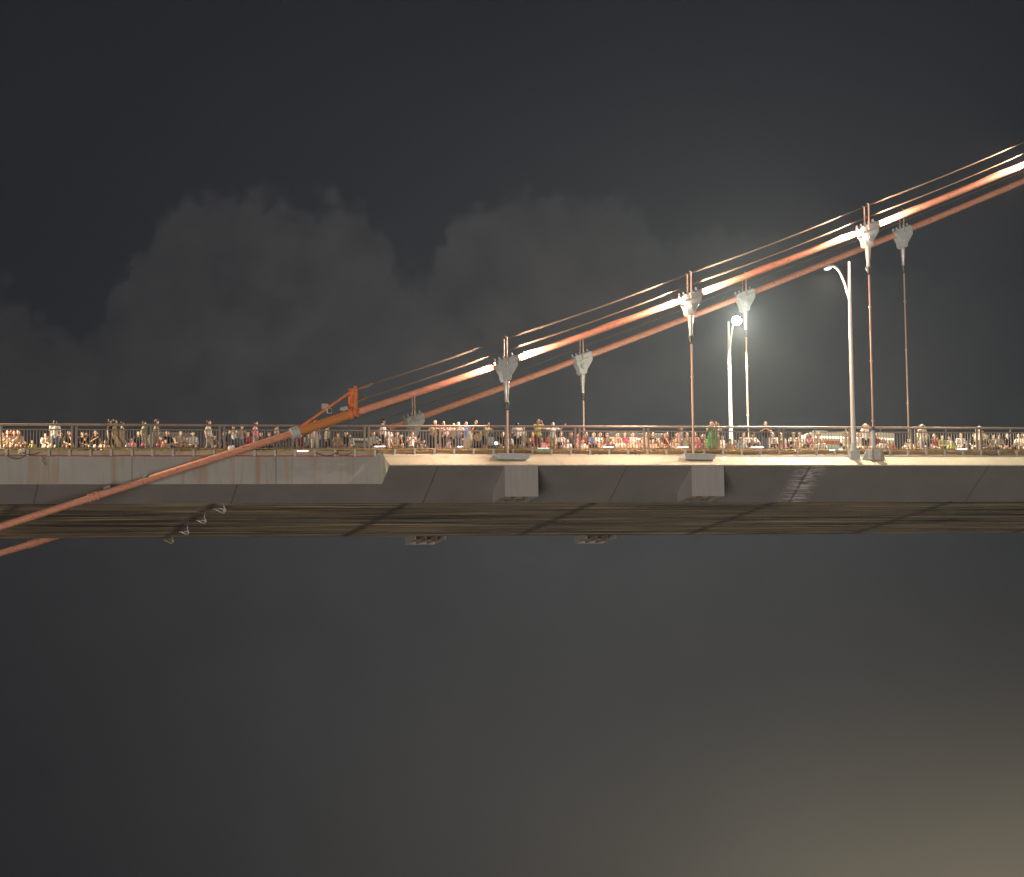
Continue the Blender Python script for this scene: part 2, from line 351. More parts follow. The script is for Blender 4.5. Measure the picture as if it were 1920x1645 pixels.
nc = thing('main_cable', 'thick orange suspension cable in front, glowing white-hot beside its clamps', 'cable', tuple(nearB[0]))
MB().tube(nearA[:iC+1], .18, 24).build('lower_cable', M['cable'], nc, True)
tag(MB().tube(nearA[iC:], .225, 24).build('sheath', M['cable_ochre'], nc, True), 'ochre sheathed length between grey clamp and twin post')
MB().tube(nearB, .176, 24).build('upper_cable', M['cable'], nc, True)
def along(P, px, Y=UC):                                      # nearest path point to a photo column, and its direction
    q = min(range(len(P)-1), key=lambda i: abs((P[i]-CAM).dot(RT)/(P[i]-CAM).dot(FW)*F0+W0/2-px))
    return P[q], (P[q+1]-P[max(q-1, 0)]).normalized()
def frame_at(p, d):                                          # x along the cable, y across, z up
    y = Vector((0, 1, 0)); x = (d-y*d.dot(y)).normalized(); z = x.cross(y); mm_ = Matrix((x, y, z)).transposed().to_4x4(); mm_.translation = p; return mm_
def band(px, name, length, r, m, parent, bolts=4, P=nearA):
    p, d = along(P, px); T = frame_at(p, d); mb = MB()
    for q in (-length/2, 0, length/2): mb.tube([T @ Vector((q-.05, 0, 0)), T @ Vector((q+.05, 0, 0))], r+.035, 20)
    mb.tube([T @ Vector((-length/2-.02, 0, 0)), T @ Vector((length/2+.02, 0, 0))], r+.012, 20)
    b = mb.build(name, m, parent, True)
    for k in range(bolts):
        q = -length/2+length*k/(bolts-1)
        for zz in (r+.02, -r-.02): MB().tube([T @ Vector((q, -.22, zz)), T @ Vector((q, .22, zz))], .028, 8).build('bolt', M['grey_steel'] if m is M['grey_steel'] else M['brown_pipe'], b)
    return T
band(175, 'band_clamp', .42, .19, M['cable'], nc)
T556 = band(553, 'end_clamp', .34, .235, M['grey_steel'], nc)
# small box on the cable + green rag
p, d = along(nearA, 190); T = frame_at(p, d)
jb = thing('junction_box', 'small dark ribbed box sitting on the lower orange cable', 'junction box', tuple(T @ Vector((.05, 0, .2))))
MB().box(-.18, .18, -.1, .1, .165, .33, T).build('housing', M['dark_steel'], jb, bevel=.01)
mb = MB()
for k in range(5): mb.box(-.15+k*.065, -.12+k*.065, -.112, -.102, .19, .31, T)
mb.build('ribs', M['galv'], jb)
p, d = along(nearA, 284); T = frame_at(p, d); mb = MB()
mb.ball((0, 0, 0), .09, 9, 6, (1.5, 1, .5)); mb.ball((.1, .02, .03), .05, 7, 5, (1.2, 1, .7)); mb.ball((-.1, -.03, -.02), .055, 7, 5, (1, 1, .6))
mb.v = [tuple(T @ (Vector(v)+Vector((0, -.05, .21)))) for v in mb.v]
tag(mb.build('rag', mat('green_cloth', (.02, .28, .19), .8), smooth=True), 'small crumpled green rag lying on the lower orange cable', 'rag')
# twin post bracket and brace
tb = thing('rope_post', 'orange twin-plate post with slanting brace that anchors the hand wires', 'bracket', tuple(at(660, 772, UC)))
pb, pt = at(661, 775, UC), at(661, 727, UC)
for du, dx, zt in ((-.36, .06, .02), (.30, -.06, -.02)):
    mb = MB(); x = pb.x+dx
    mb.box(x-.075, x+.075, UC+du-.05, UC+du+.05, pb.z-.12, pt.z+zt); mb.box(x-.10, x+.10, UC+du-.062, UC+du-.052, pb.z-.12, pt.z+zt-.02)
    mb.build('post', M['bracket_orange'], tb)
mb = MB(); mb.box(pb.x-.16, pb.x-.02, UC-.30, UC+.24, pt.z-.42, pt.z-.08); mb.box(pb.x-.14, pb.x-.03, UC-.30, UC+.24, pb.z+.30, pb.z+.48); mb.box(pb.x-.17, pb.x-.05, UC-.29, UC-.2, pb.z+.35, pt.z-.1)
mb.build('cross_plate', M['bracket_orange'], tb)
p, d = along(nearB, 664); T = frame_at(p, d)
mb = MB(); mb.tube([T @ Vector((-.16, 0, 0)), T @ Vector((-.02, 0, 0))], .27, 22); mb.tube([T @ Vector((.22, 0, 0)), T @ Vector((.27, 0, 0))], .25, 22); mb.build('saddle', M['bracket_orange'], tb, True)
mb = MB(); mb.box(-.42, -.17, -.26, -.02, .24, .44, T); mb.tube([T @ Vector((-.42, -.12, .36)), T @ Vector((-.52, -.12, .42))], .09, 10); mb.build('bolt_block', M['galv'], tb)
b0, b1 = at(556, 806, UC-.1), at(655, 737, UC-.1); mb = MB()
for du in (-.1, .24):
    a_, b_ = b0+Vector((0, du, 0)), b1+Vector((0, du, 0)); dd = (b_-a_).normalized(); nz_ = dd.cross(Vector((0, 1, 0))).normalized()*-.06
    mb.hexa([a_-nz_, b_-nz_, b_-nz_+Vector((0, .07, 0)), a_-nz_+Vector((0, .07, 0)), a_+nz_, b_+nz_, b_+nz_+Vector((0, .07, 0)), a_+nz_+Vector((0, .07, 0))])
mb.build('brace', M['bracket_orange'], tb)
for (x0, y0, x1, y1, du, mt) in ((604, 757, 616.5, 766.5, .20, 'kerb'), (613.5, 766, 622.5, 775, -.32, 'lamp_grey')):
    a_, b_ = at(x0, y1, UC+du), at(x1, y0, UC+du)
    sb = thing('floodlight_housing', 'pale flat box lamp behind the slanting orange brace' if du > 0 else 'darker grey box lamp hanging below the slanting orange brace', 'lamp', (a_.x, UC+du, a_.z), 'box lamps on the brace')
    MB().box(a_.x, b_.x, UC+du, UC+du+.16, a_.z, b_.z).build('housing', M[mt], sb, bevel=.015)
    MB().box(a_.x+.03, b_.x-.03, UC+du-.006, UC+du-.001, a_.z+.03, b_.z-.03).build('cover', M['galv'] if mt == 'kerb' else M['dark_steel'], sb)

farB = smooth_path(path([(560, 862.4), (660, 827.7), (760, 792.4), (860, 756.5), (960, 720.1), (1060, 683.0), (1160, 645.3), (1260, 607.0), (1360, 568.1), (1460, 528.7), (1560, 488.6), (1660, 448.0), (1760, 406.7), (1860, 364.8), (1918, 340.3)], UF, left=1, right=16))
farA = smooth_path([at(-10, 1041, UF)+(at(-10, 1041, UF)-at(96, 1009, UF)).normalized()*22, at(-10, 1041, UF), at(62, 1019.5, UF), at(96, 1009, UF), at(330, 935, UF), farB[0]])
fc_ = thing('main_cable', 'thick salmon-orange suspension cable on the far side of the deck', 'cable', tuple(farB[0]))
MB().tube(farA, .18, 20).build('lower_cable', M['cable'], fc_, True)
MB().tube(farB, .180, 24).build('upper_cable', M['cable'], fc_, True)
p, d = farA[6], (farA[7]-farA[5]).normalized()
band(62, 'band_clamp', .42, .19, M['cable'], fc_, P=farA)

# hand wires above each cable
def zup(P, h, du): return [Vector((p.x, p.y+du, p.z+h)) for p in P]
xn0 = pb.x+.15
for (Pth, side, x0) in ((nearB, 'near', xn0), (farB, 'far', at(560, 850, UF).x)):
    Pc = [p for p in Pth if p.x > x0-.2]
    for h, hn in ((1.25, 'upper'), (.63, 'lower')):
        for du, dn in ((-.33, 'outer'), (.33, 'inner')):
            # slight sag between the stanchions, as wires have
            Q = [Vector((p.x, p.y+du, p.z+h-(.05*abs(math.sin(math.pi*p.x/10))))) for p in Pc]
            wr = thing('hand_wire', f'{hn} of two hand wires above the {side} cable, {dn} strand of its pair', 'wire', tuple(Q[0]), f'hand wires above the {side} cable')
            MB().tube(Q, .018, 6).build('wire', M['wire'], wr, True)
            if side == 'near':
                co = []; d = (Q[3]-Q[0]).normalized(); a = d.orthogonal().normalized(); b = d.cross(a); nT = 9 if h > 1 else 6
                for k in range(nT*8): t = k/8; an = 2*math.pi*t; co.append(Q[0]+d*(.1+t*.105)+(a*math.cos(an)+b*math.sin(an))*.09)
                MB().tube(co, .022, 5).build('spring', M['wire'], wr, True)

# hangers with clamps
CP = [(-.50, -.02), (-.46, .08), (-.05, .21), (.44, .36), (.50, .32), (.53, -.13), (.37, -.42), (.20, -.69), (.18, -.90), (.09, -.98), (-.18, -.98), (-.27, -.88), (-.30, -.66), (-.46, -.36)]
def hanger(X, Y, P, label, zend, kind, near):
    p = min(P, key=lambda q: abs(q.x-X)); i = P.index(p); d = (P[min(i+1, len(P)-1)]-P[i-1]).normalized()
    zc = p.z+(X-p.x)*d.z/d.x; t = thing('hanger', label, 'hanger', (X, Y, zend), 'hangers of the near cable' if near else 'hangers of the far cable')
    c = Vector((X, Y, zc)); th = math.atan2(d.z, d.x)
    def sh(x, z): return (x+X+.05, z+zc)
    for yy, nm in ((-.34, 'clamp_plate'), (.27, 'clamp_plate')):
        pl = MB().prism([sh(x, z) for x, z in CP], Y+yy, Y+yy+.07).build(nm, M['grey_steel'], t, bevel=.012)
        if yy < 0:
            MB().tube([(X+.05, Y+yy-.09, zc-.52), (X+.05, Y+yy+.001, zc-.52)], .17, 20).tube([(X+.05, Y+yy-.14, zc-.52), (X+.05, Y+yy-.085, zc-.52)], .09, 14).build('pin', M['grey_steel'], pl, True)
    T = frame_at(c, d)
    MB().tube([T @ Vector((-.55, 0, 0)), T @ Vector((.60, 0, 0))], .245, 20).build('collar', M['grey_steel'], t, True)
    for k in range(5):
        q = -.48+k*.24
        for pa, pz in (((q, -.43, .15), (q, -.335, .15)), ((q*.9, -.43, -.12), (q*.9, -.335, -.12)), ((q, -.1, .24), (q, -.1, .37)), ((q+.05, .12, .24), (q+.05, .12, .36))):
            MB().tube([T @ Vector(pa), T @ Vector(pz)], .042, 6).build('bolt', M['grey_steel'], t)
    for du, dx in ((-.33, -.02), (.33, .03)):
        du = du*1.28 if du < 0 else du; zb = zc-.12; MB().tube([(X+dx, Y+du, zb), (X+dx, Y+du, zc+1.28)], .040, 8).tube([(X+dx, Y+du, zc+1.28), (X+dx-.09, Y+du, zc+1.31)], .03, 6).build('stanchion', M['rope'], t, True)
    zf = zc-.97
    MB().tube([(X+.05, Y, zf), (X+.05, Y, zf-.10), (X+.05, Y, zf-.10), (X+.05, Y, zf-.60), (X+.05, Y, zf-.66), (X+.05, Y, zf-1.10)], [.160, .160, .148, .122, .10, .095], 18).build('socket', M['galv'], t, True)
    MB().tube([(X+.05, Y, zf-1.08), (X+.05, Y, zf-1.13), (X+.05, Y, zf-1.14), (X+.05, Y, zf-1.42)], [.15, .15, .12, .06], 16).build('cone', M['dark_steel'], t, True)
    zlow = zend+(1.42 if kind == 'fin' else .12)
    rp = MB().tube([(X+.05, Y-.035, zf-1.5), (X+.05, Y-.035, zlow)], .038, 8)
    rp.tube([(X+.05+.055, Y+.035, zf-1.5), (X+.05+.055, Y+.035, zlow)], .038, 8)
    rb = rp.build('rope', M['rope'], t, True)
    zz = zf-3.2; k = 0
    while zz > zlow+.4: MB().tube([(X+.07, Y, zz), (X+.07, Y, zz-.05)], .085, 10).build('tie', M['rope'], rb, True); zz -= 2.9+.3*(k % 2); k += 1
    if kind == 'box':                                     # rounded grey anchor housing on the fairing
        o = [(-.55, .06), (-.48, -.10), (1.0, -.10), (1.12, -.02), (1.16, .10), (1.16, .20), (-.55, .20)]
        MB().prism([(X+x, zend+z-.10) for x, z in o], Y-.42, Y+.62).build('anchor_housing', M['grey_steel'], t, bevel=.02)
    if kind == 'fin':
        MB().tube([(X+.05, Y, zlow+.02), (X+.05, Y, zlow+.16), (X+.05, Y, zlow+.16), (X+.05, Y, zlow+.20)], [.10, .09, .06, .05], 14).tube([(X+.05, Y, zlow-.04), (X+.05, Y, zlow+.02)], .22, 18).build('cap', M['dark_steel'], t, True)
        MB().tube([(X+.05, Y, zend+.3), (X+.05, Y, zlow)], .115, 16).build('sleeve', M['grey_steel'], t, True)
        MB().box(X-.27, X+.35, Y-.26, Y+.3, zend-.20, zend+.34).build('foot_block', M['grey_steel'], t, bevel=.02)
        for k, x in enumerate((-.20, .34)): MB().prism([(X+x, zend-.28), (X+x+.10, zend-.28), (X+x+.06, zend+.42), (X+x+.01, zend+.42)], Y-.42, Y-.29).build('gusset', M['kerb'], t)
        MB().prism([(X-.28, zend-.24), (X-.28, zend+.36), (X-.40, zend+.30), (X-.66, zend-.24)], Y-.12, Y-.04).prism([(X+.36, zend-.24), (X+.36, zend+.36), (X+.56, zend+.30), (X+.66, zend-.24)], Y-.12, Y-.04).build('side_fin', M['grey_steel'], t)
    return T, c
zfa = lambda X, u: g(X)+ZT*(1-u/UR)
hl = {0: 'left hanger of the near cable, rope down to rounded grey housing', 10: 'middle hanger of the near cable, long salmon rope ending in grey housing with rounded ends', 20: 'tall right hanger of the near cable standing on a finned grey foot', 30: 'near cable hanger beyond the right edge of the photo'}
clamps = {}
for X, k in ((0, 'box'), (10, 'box'), (20, 'fin'), (30, 'box')): clamps[X] = hanger(X, UC, nearB, hl[X], zfa(X, UC)+.12, k, True)
hf = {0: 'short pale clamp on the far cable just above the left railings', 10: 'pale green-grey hanger of the far cable, second from the left', 20: 'bright white hanger of the far cable behind the blazing street lamp', 30: 'far cable hanger with bluish socket, rightmost of the long ropes'}
for X in (0, 10, 20, 30): hanger(X, UF, farB, hf[X], zfa(X, UC)+.12, 'box', False)

# ------------------------------------------------------------------ floodlights on the near clamps
M['lens'] = mat('floodlight_lens', (1, .8, .6), .3, emit=(1, .62, .38), estr=30)
def floodlight(X, sgn, power, label):
    T, c = clamps[X]; t = thing('floodlight', label, 'floodlight', tuple(T @ Vector((sgn*.65, -.36, .16))), 'cable floodlights on the near clamps')
    a_ = T @ Vector((sgn*.56, -.38, .10)); b_ = T @ Vector((sgn*.66, -.38, .10))
    MB().tube([a_, b_], [.07, .09], 12).build('housing', M['lamp_grey'], t, True)
    MB().tube([T @ Vector((sgn*.661, -.38, .10)), T @ Vector((sgn*.667, -.38, .10))], .075, 12).build('lens', M['lens'], t, True)
    MB().box(*sorted((sgn*.52, sgn*.60)), -.34, -.24, .06, .14, T).build('bracket', M['dark_steel'], t)
    ld = bpy.data.lights.new('floodlight_beam', 'SPOT'); ld.energy = power; ld.color = (1, .67, .48); ld.spot_size = R(150); ld.spot_blend = .8; ld.shadow_soft_size = .10
    lo = bpy.data.objects.new('beam', ld); C.objects.link(lo); lo.location = T @ Vector((sgn*.70, -.46, .06))
    tgt = T @ Vector((sgn*5.5, 0, .03)); lo.rotation_euler = (tgt-lo.location).to_track_quat('-Z', 'Y').to_euler()
FP = 8000
for X_ in (10, 20):                                      # spill of the left floodlights over their own clamp and socket
    T_, c_ = clamps[X_]; l3 = bpy.data.lights.new('floodlight_spill', 'POINT'); l3.energy = 140; l3.color = (1, .72, .52); l3.shadow_soft_size = .08
    o3 = bpy.data.objects.new('spill_light', l3); C.objects.link(o3); o3.location = T_ @ Vector((-.72, -.44, -.12))
for X, sgn, pw, lb in ((0, -1, FP*.45, 'floodlight left of the left near clamp, shining down the cable'), (0, 1, FP, 'floodlight right of the left near clamp, shining up the cable'),
                       (10, -1, FP, 'floodlight left of the middle near clamp, shining down the cable'), (10, 1, FP, 'floodlight right of the middle near clamp, shining up the cable'),
                       (20, -1, FP, 'floodlight left of the right near clamp, flaring brightly'), (20, 1, FP, 'floodlight right of the right near clamp, shining up the cable'), (30, -1, FP, 'floodlight on the clamp beyond the right edge')):
    floodlight(X, sgn, pw, lb)
# loose electric wires lying on the near cable
for k, (a, b) in enumerate(((0, 10), (10, 20), (20, 30))):
    Q = []
    for p in nearB:
        if a+.8 < p.x < b-.8:
            t = (p.x-a)/(b-a); Q.append(p+Vector((0, -.12-.1*math.sin(t*9+k), .17+.04*math.sin(t*13+k*2)-.06*(math.sin(t*math.pi*2+k)**2))))
    tag(MB().tube(smooth_path(Q, 3), .018, 6).build('power_lead', M['cable'], smooth=True), f'thin loose lead lying on the near cable, {("left", "middle", "right")[k]} span between clamps', 'power lead', 'leads along the near cable')

# ------------------------------------------------------------------ street lamps
M['led'] = mat('street_lamp_glass', (1, 1, .9), .3, emit=(1, 1, .80), estr=70)
M['led_dim'] = mat('street_lamp_glass_shaded', (1, 1, .9), .3, emit=(.8, 1, 1), estr=2.5)
def street_lamp(px_top, py_top, Y, sgn, label, power, lensm, zbase, X=None, arm=2.0, rise=-.15, col=(1, .88, .62), glare=0):
    top = at(px_top, py_top, Y) if X is None else Vector((X, Y, g(X)+zbase+10.4)); X = top.x; zb = g(X)+zbase
    t = thing('street_lamp', label, 'street lamp', (X, Y, zb), 'street lamps on the bridge')
    MB().tube([(X, Y, zb), (X, Y, top.z-2), (X, Y, top.z)], [.14, .085, .065], 14).build('pole', M['white_pole'], t, True)
    MB().box(X-.28, X+.28, Y-.2, Y+.2, zb-.42, zb+.10).tube([(X, Y, zb+.10), (X, Y, zb+.5)], [.2, .15], 14).build('base', M['grey_steel'], t, bevel=.02)
    ar = []
    for k in range(9): q = k/8; ar.append(Vector((X-.06*q, Y+sgn*(.03+arm*q), top.z-2.2+(2.2+rise)*math.sin(q*math.pi/2)**.8)))
    MB().tube(ar, [.05]*9, 10).build('arm', M['white_pole'], t, True)
    e = ar[-1]; hd = MB(); hd.hexa([e+Vector(q) for q in ((-.13, -.05*sgn, -.06), (.13, -.05*sgn, -.06), (.16, sgn*.65, -.05), (-.16, sgn*.65, -.05), (-.10, -.05*sgn, .05), (.10, -.05*sgn, .05), (.12, sgn*.65, .06), (-.12, sgn*.65, .06))])
    h = hd.build('lamp_head', M['lamp_grey'], t, bevel=.015)
    c = e+Vector((0, sgn*.35, -.075)); MB().hexa([c+Vector(q) for q in ((-.10, -.22, -.05), (.10, -.22, -.05), (.10, .22, -.05), (-.10, .22, -.05), (-.13, -.26, .01), (.13, -.26, .01), (.13, .26, .01), (-.13, .26, .01))]).build('lens', lensm, h)
    ld = bpy.data.lights.new('street_light', 'SPOT'); ld.energy = power; ld.color = col; ld.shadow_soft_size = .15
    ld.spot_size = R(138) if glare else R(165); ld.spot_blend = .5
    lo = bpy.data.objects.new('light', ld); C.objects.link(lo); lo.location = c+Vector((0, 0, -.30 if glare else -.22)); lo.rotation_euler = Vector((0, sgn*.25, -1)).to_track_quat('-Z', 'Y').to_euler()
    if glare:                                     # glowing ball and extra spot added to imitate the lamp's glare
        dg = MB().ball(c+Vector((0, -.05*sgn, -.02)), .29, 20, 14, (1, 1.1, .9)); dg.build('glare_ball', M['led'], h, True)
        l2 = bpy.data.lights.new('lamp_glare', 'SPOT'); l2.energy = glare; l2.color = (.97, 1, .80); l2.spot_size = R(179); l2.spot_blend = .2; l2.shadow_soft_size = .2; lo2 = bpy.data.objects.new('glare_light', l2); C.objects.link(lo2); lo2.location = c+Vector((0, -.5, -.1)); lo2.rotation_euler = Vector((0, -1, -.25)).to_track_quat('-Z', 'Y').to_euler()
    return X, c
PW = 20000
XN, cN = street_lamp(1591.5, 491, UC+.1, 1, 'tall grey street lamp on the near edge, curved arm reaching left', 13000, M['led_dim'], -.05, arm=2.6, rise=.28)
XF, cF = street_lamp(1366, 603, UF+.2, -1, 'street lamp on the far side with blazing white head', 34000, M['led'], -.05, arm=1.3, glare=46000)
street_lamp(0, 0, UC+.1, 1, 'near street lamp outside the left edge of the photo', 42000, M['led_dim'], -.05, X=XN-51, arm=2.9, col=(1, .74, .47))
street_lamp(0, 0, UF+.2, -1, 'far street lamp outside the left edge of the photo', PW, M['led'], -.05, X=XN-70, arm=1.3, col=(1, .74, .47))
street_lamp(0, 0, UC+.1, 1, 'near street lamp outside the right edge of the photo', PW, M['led_dim'], -.05, X=XN+34, arm=2.9)

# ------------------------------------------------------------------ railing
ORD = ['first', 'second', 'third', 'fourth', 'fifth', 'sixth', 'seventh', 'eighth', 'ninth', 'tenth', 'eleventh', 'twelfth', 'thirteenth', 'fourteenth', 'fifteenth', 'sixteenth', 'seventeenth', 'eighteenth', 'nineteenth', 'twentieth']
LP = PITCHR
def shear(me):
    for v in me.vertices: v.co.z += G*v.co.x
    return me
_tr = shear(MB().tube([(0, 0, ZR), (LP, 0, ZR)], .058, 12, False).mesh('top_rail', True))
_mr = shear(MB().box(.12, LP-.12, -.028, .028, 1.125, 1.18).mesh('mid_rail')); _br = shear(MB().box(.12, LP-.12, -.028, .028, .20, .25).mesh('bottom_rail'))
_po = MB().box(-.052, .052, -.045, .045, .08, ZR-.05).mesh('post', bevel=.008); _ba = MB().box(-.017, .017, -.015, .015, .252, 1.123).mesh('baluster')
_st = MB().box(-.03, .03, -.02, .02, 1.182, ZR-.053).mesh('stub')
NB = 21
for i in range(-1, 15):
    X = PX0+(i-1)*PITCHR
    if i < 0: continue
    extra = {0: ', cut by the left edge', 3: ', crossed by the orange cable', 4: ', behind the grey end clamp', 7: ', ending at the left hanger', 14: ', cut by the right edge'}.get(i, '')
    t = thing('railing_section', f'steel railing section with upright bars, {ORD[i]} from the left{extra}', 'railing', (X, UR, g(X)), 'railing sections along the deck edge')
    for nm, me in (('top_rail', _tr), ('mid_rail', _mr), ('bottom_rail', _br)):
        if not me.materials: me.materials.append(M['rail'])
        o = bpy.data.objects.new(nm, me); C.objects.link(o); o.parent = t
    for x in (.115, LP-.115):
        if not _po.materials: _po.materials.append(M['rail'])
        o = bpy.data.objects.new('post', _po); C.objects.link(o); o.parent = t; o.location = (x, 0, G*x)
    for k in range(NB):
        if not _ba.materials: _ba.materials.append(M['rail'])
        x = .30+(LP-.6)*k/(NB-1)+random.uniform(-.004, .004); o = bpy.data.objects.new('baluster', _ba); C.objects.link(o); o.parent = t; o.location = (x, 0, G*x)
    if i > 8:
        if not _st.materials: _st.materials.append(M['rail'])
        o = bpy.data.objects.new('stub', _st); C.objects.link(o); o.parent = t; o.location = (LP/2, 0, G*LP/2)

# conduits and brackets along the foot of the railing
tr = thing('conduit_run', 'bundle of olive and rusty conduits strapped below the railing by grey brackets', 'conduit', (0, UR-.1, 0))
def run(u, z, r, m, nm, x0, x1, amp, ph):
    Q = []; x = x0
    while x <= x1: Q.append(V(x, u+.02*math.sin(x*.9+ph), z+amp*math.sin(x*1.9+ph)*math.sin(x*.37+ph*2)+random.uniform(-.008, .008))); x += .35
    MB().tube(Q, r, 7).build(nm, m, tr, True)
run(UR-.13, .16, .032, M['olive_pipe'], 'conduit', -32, 36, .035, 0); run(UR-.10, .09, .030, M['olive_pipe'], 'conduit', -32, 36, .02, 2)
run(UR-.14, .035, .024, M['brown_pipe'], 'conduit', XS, 36, .015, 4); run(UR-.06, .22, .020, M['brown_pipe'], 'conduit', -32, 36, .04, 1)
run(UR-.16, -.19, .03, M['red_pipe'], 'red_hose', -32, XS-.4, .008, 3)
_bk = MB().box(-.055, .055, -.045, .02, -.20, .12).mesh('bracket', bevel=.006); _bk.materials.append(M['lamp_grey'])
x = -31.6
while x < 36:
    o = bpy.data.objects.new('bracket', _bk); C.objects.link(o); o.parent = tr; o.location = Vector((x, UR-.17+.0, g(x)+(.06 if x > XS else .0)))-tr.location; x += 1.036
MB().gbox(XS, XR, UR-.02, UR+.06, .0, .05).build('foot_rail', M['brown_pipe'], tr)
# drooping dark leads
for k, (px, py, ln, dp, lab) in enumerate([(12, 853, .95, .22, 'left edge'), (40, 848, .9, .14, 'second bay'), (78, 856, .35, .5, 'left rust streak'), (590, 848, 1.2, .2, 'box lamps'), (627, 848, .9, .18, 'twin post'), (735, 852, .8, .14, 'fairing corner'), (1110, 851, .45, .12, 'second far hanger'), (1190, 851, .3, .1, 'pink shirt'), (1395, 852, .6, .13, 'far street lamp'), (1530, 852, .5, .12, 'bus'), (1795, 853, 1.0, .15, 'lime shirt'), (1845, 850, .9, .12, 'black shirts')]):
    a = at(px, py, UR-.2); Q = []
    for q in range(9): t = q/8; Q.append(a+Vector((ln*t, -.03, G*ln*t-4*dp*t*(1-t))))
    if k == 2: Q = [a+Vector((.02*q+.04*math.sin(q), -.02, -.055*q)) for q in range(9)]
    tag(MB().tube(Q, .016, 6).build('drooping_lead', M['black'], smooth=True), f'thin black lead drooping from the deck edge, {ORD[k]} from the left', 'lead', 'leads drooping from the deck edge')

# LED tubes
M['tube'] = mat('tube_light', (1, 1, 1), .3, emit=(1, .84, .95), estr=2.2); M['tube_teal'] = mat('teal_tube_light', (.3, .9, .8), .3, emit=(.25, .9, .75), estr=1.3)
for k, (x0, x1, y, mt, lab) in enumerate([(556, 579, 846, 'tube', 'just right of the grey end clamp'), (701, 723, 837.5, 'tube', 'above the fairing corner'), (857, 868, 838, 'tube', 'left of the held straw hat'), (1008, 1030, 841, 'tube_teal', 'below the yellow shirt'), (1130, 1151, 838.5, 'tube', 'between the two left near hangers'), (1270, 1291, 839, 'tube', 'beside the middle hanger foot'), (1407, 1432, 839, 'tube', 'right of the far street lamp pole'), (1554, 1566, 844, 'tube', 'left of the tall street lamp'), (1572, 1580, 843, 'tube', 'next to the tall street lamp foot'), (1793, 1814, 842.5, 'tube', 'in the rightmost full bays')]):
    a, b = at(x0, y, UR-.22), at(x1, y-.3, UR-.22)
    t = thing('tube_light', ('teal' if 'teal' in mt else 'pinkish white')+' glowing tube light at the railing foot, '+lab, 'tube light', tuple(a), 'tube lights at the railing foot')
    MB().tube([a, b], .022, 8).build('tube', M[mt], t, True); mb = MB()
    for q in (a, b): mb.ball(q, .03, 8, 6)
    mb.build('end_caps', M['lamp_grey'], t, True)

# drain loops hanging from the soffit
for k, (px, py, sc, lab) in enumerate([(411, 957, 1.0, 'nearest and highest of four'), (377, 978, .8, 'second of four'), (345, 999, .8, 'third of four'), (316, 1015, .85, 'lowest and darkest, below the far edge')]):
    Yk = (4.2, 8.4, 13.1, 17.9)[k]; c = at(px, py, Yk); Q = []
    for q in range(17): an = 2*math.pi*q/16; Q.append(c+Vector((.30*sc*math.cos(an), .16*math.sin(an), .085*sc*math.sin(an)*(1.15+math.cos(an))-.06*sc*math.cos(an))))
    t = thing('drain_loop', 'curved bracket hanging under the girder, '+lab, 'bracket', tuple(c), 'brackets hanging at the left seam'); mt = M['galv'] if k < 3 else M['olive_pipe']
    MB().tube(Q, .030, 7).build('loop', mt, t, True)
    MB().prism([(c.x+x*sc, c.z+z*sc) for x, z in ((.10, -.15), (.30, -.12), (.36, .02), (.27, .20), (.22, .20), (.24, .02))], c.y-.02, c.y+.02).build('fin', mt, t)
    zs = Z2+g(c.x); MB().box(c.x+.21*sc, c.x+.25*sc, Yk-.02, Yk+.02, c.z+.19*sc, max(zs+.01, c.z+.3)).build('stem', M['grey_steel'], t)

# ------------------------------------------------------------------ vehicles on the deck
def bus(px, Y, length, label, body, stripe, h=3.0, name='bus', cat='bus', grp='vehicles on the deck', py=840):
    X = at(px, py, Y).x; t = thing(name, label, cat, (X, Y, g(X)), grp); w = 2.4; z0 = g(X)
    def bx(a, b, c, d, e, f): return MB().box(X+a, X+b, Y+c, Y+d, z0+e, z0+f)
    bx(0, length, 0, w, .35, h).build('body', body, t, bevel=.09)
    bx(.1, length-.1, -.012, -.004, h-.42, h-.30).build('roof_light_strip', mat('strip_light', (1, 1, .9), .4, emit=(1, .95, .8), estr=.15), t)
    bx(.1, length-.1, -.012, -.004, h-.75, h-.55).build('stripe', stripe, t)
    gl = mat('bus_glass', (.10, .16, .15), .1, emit=(.55, .75, .62), estr=.22); n = int(length/1.2)
    for k in range(n): bx(.15+k*1.2, 1.23+k*1.2, -.016, -.004, h-1.6, h-.85).build('window', gl, t)
    for q in (1.3, length-1.5): MB().tube([(X+q, Y-.02, z0+.45), (X+q, Y+.25, z0+.45)], .45, 18).build('wheel', M['black'], t, True)
white = mat('bus_white_paint', (.26, .25, .22), .35); red = mat('bus_red_stripe', (.20, .05, .03), .4); grey = mat('bus_grey_paint', (.13, .14, .14), .4)
bus(1524, UR+12, 5.0, 'white bus with red stripe and greenish windows left of the tall lamp pole', white, red)
bus(1140, UR+12, 3.6, 'grey van with pale roof strip behind the seated crowd, right of the second far hanger', grey, grey, 2.9, 'van', 'van')
bus(660-20, UR+6, 2.3, 'greenish grey van with white light strip behind the railing right of the brace', grey, mat('van_stripe', (.5, .5, .45), .4), 1.95, 'van', 'van')
bus(285, UR+6, 2.2, 'pale green-grey car with white strip behind the seated people at left', grey, white, 1.95, 'car', 'car')


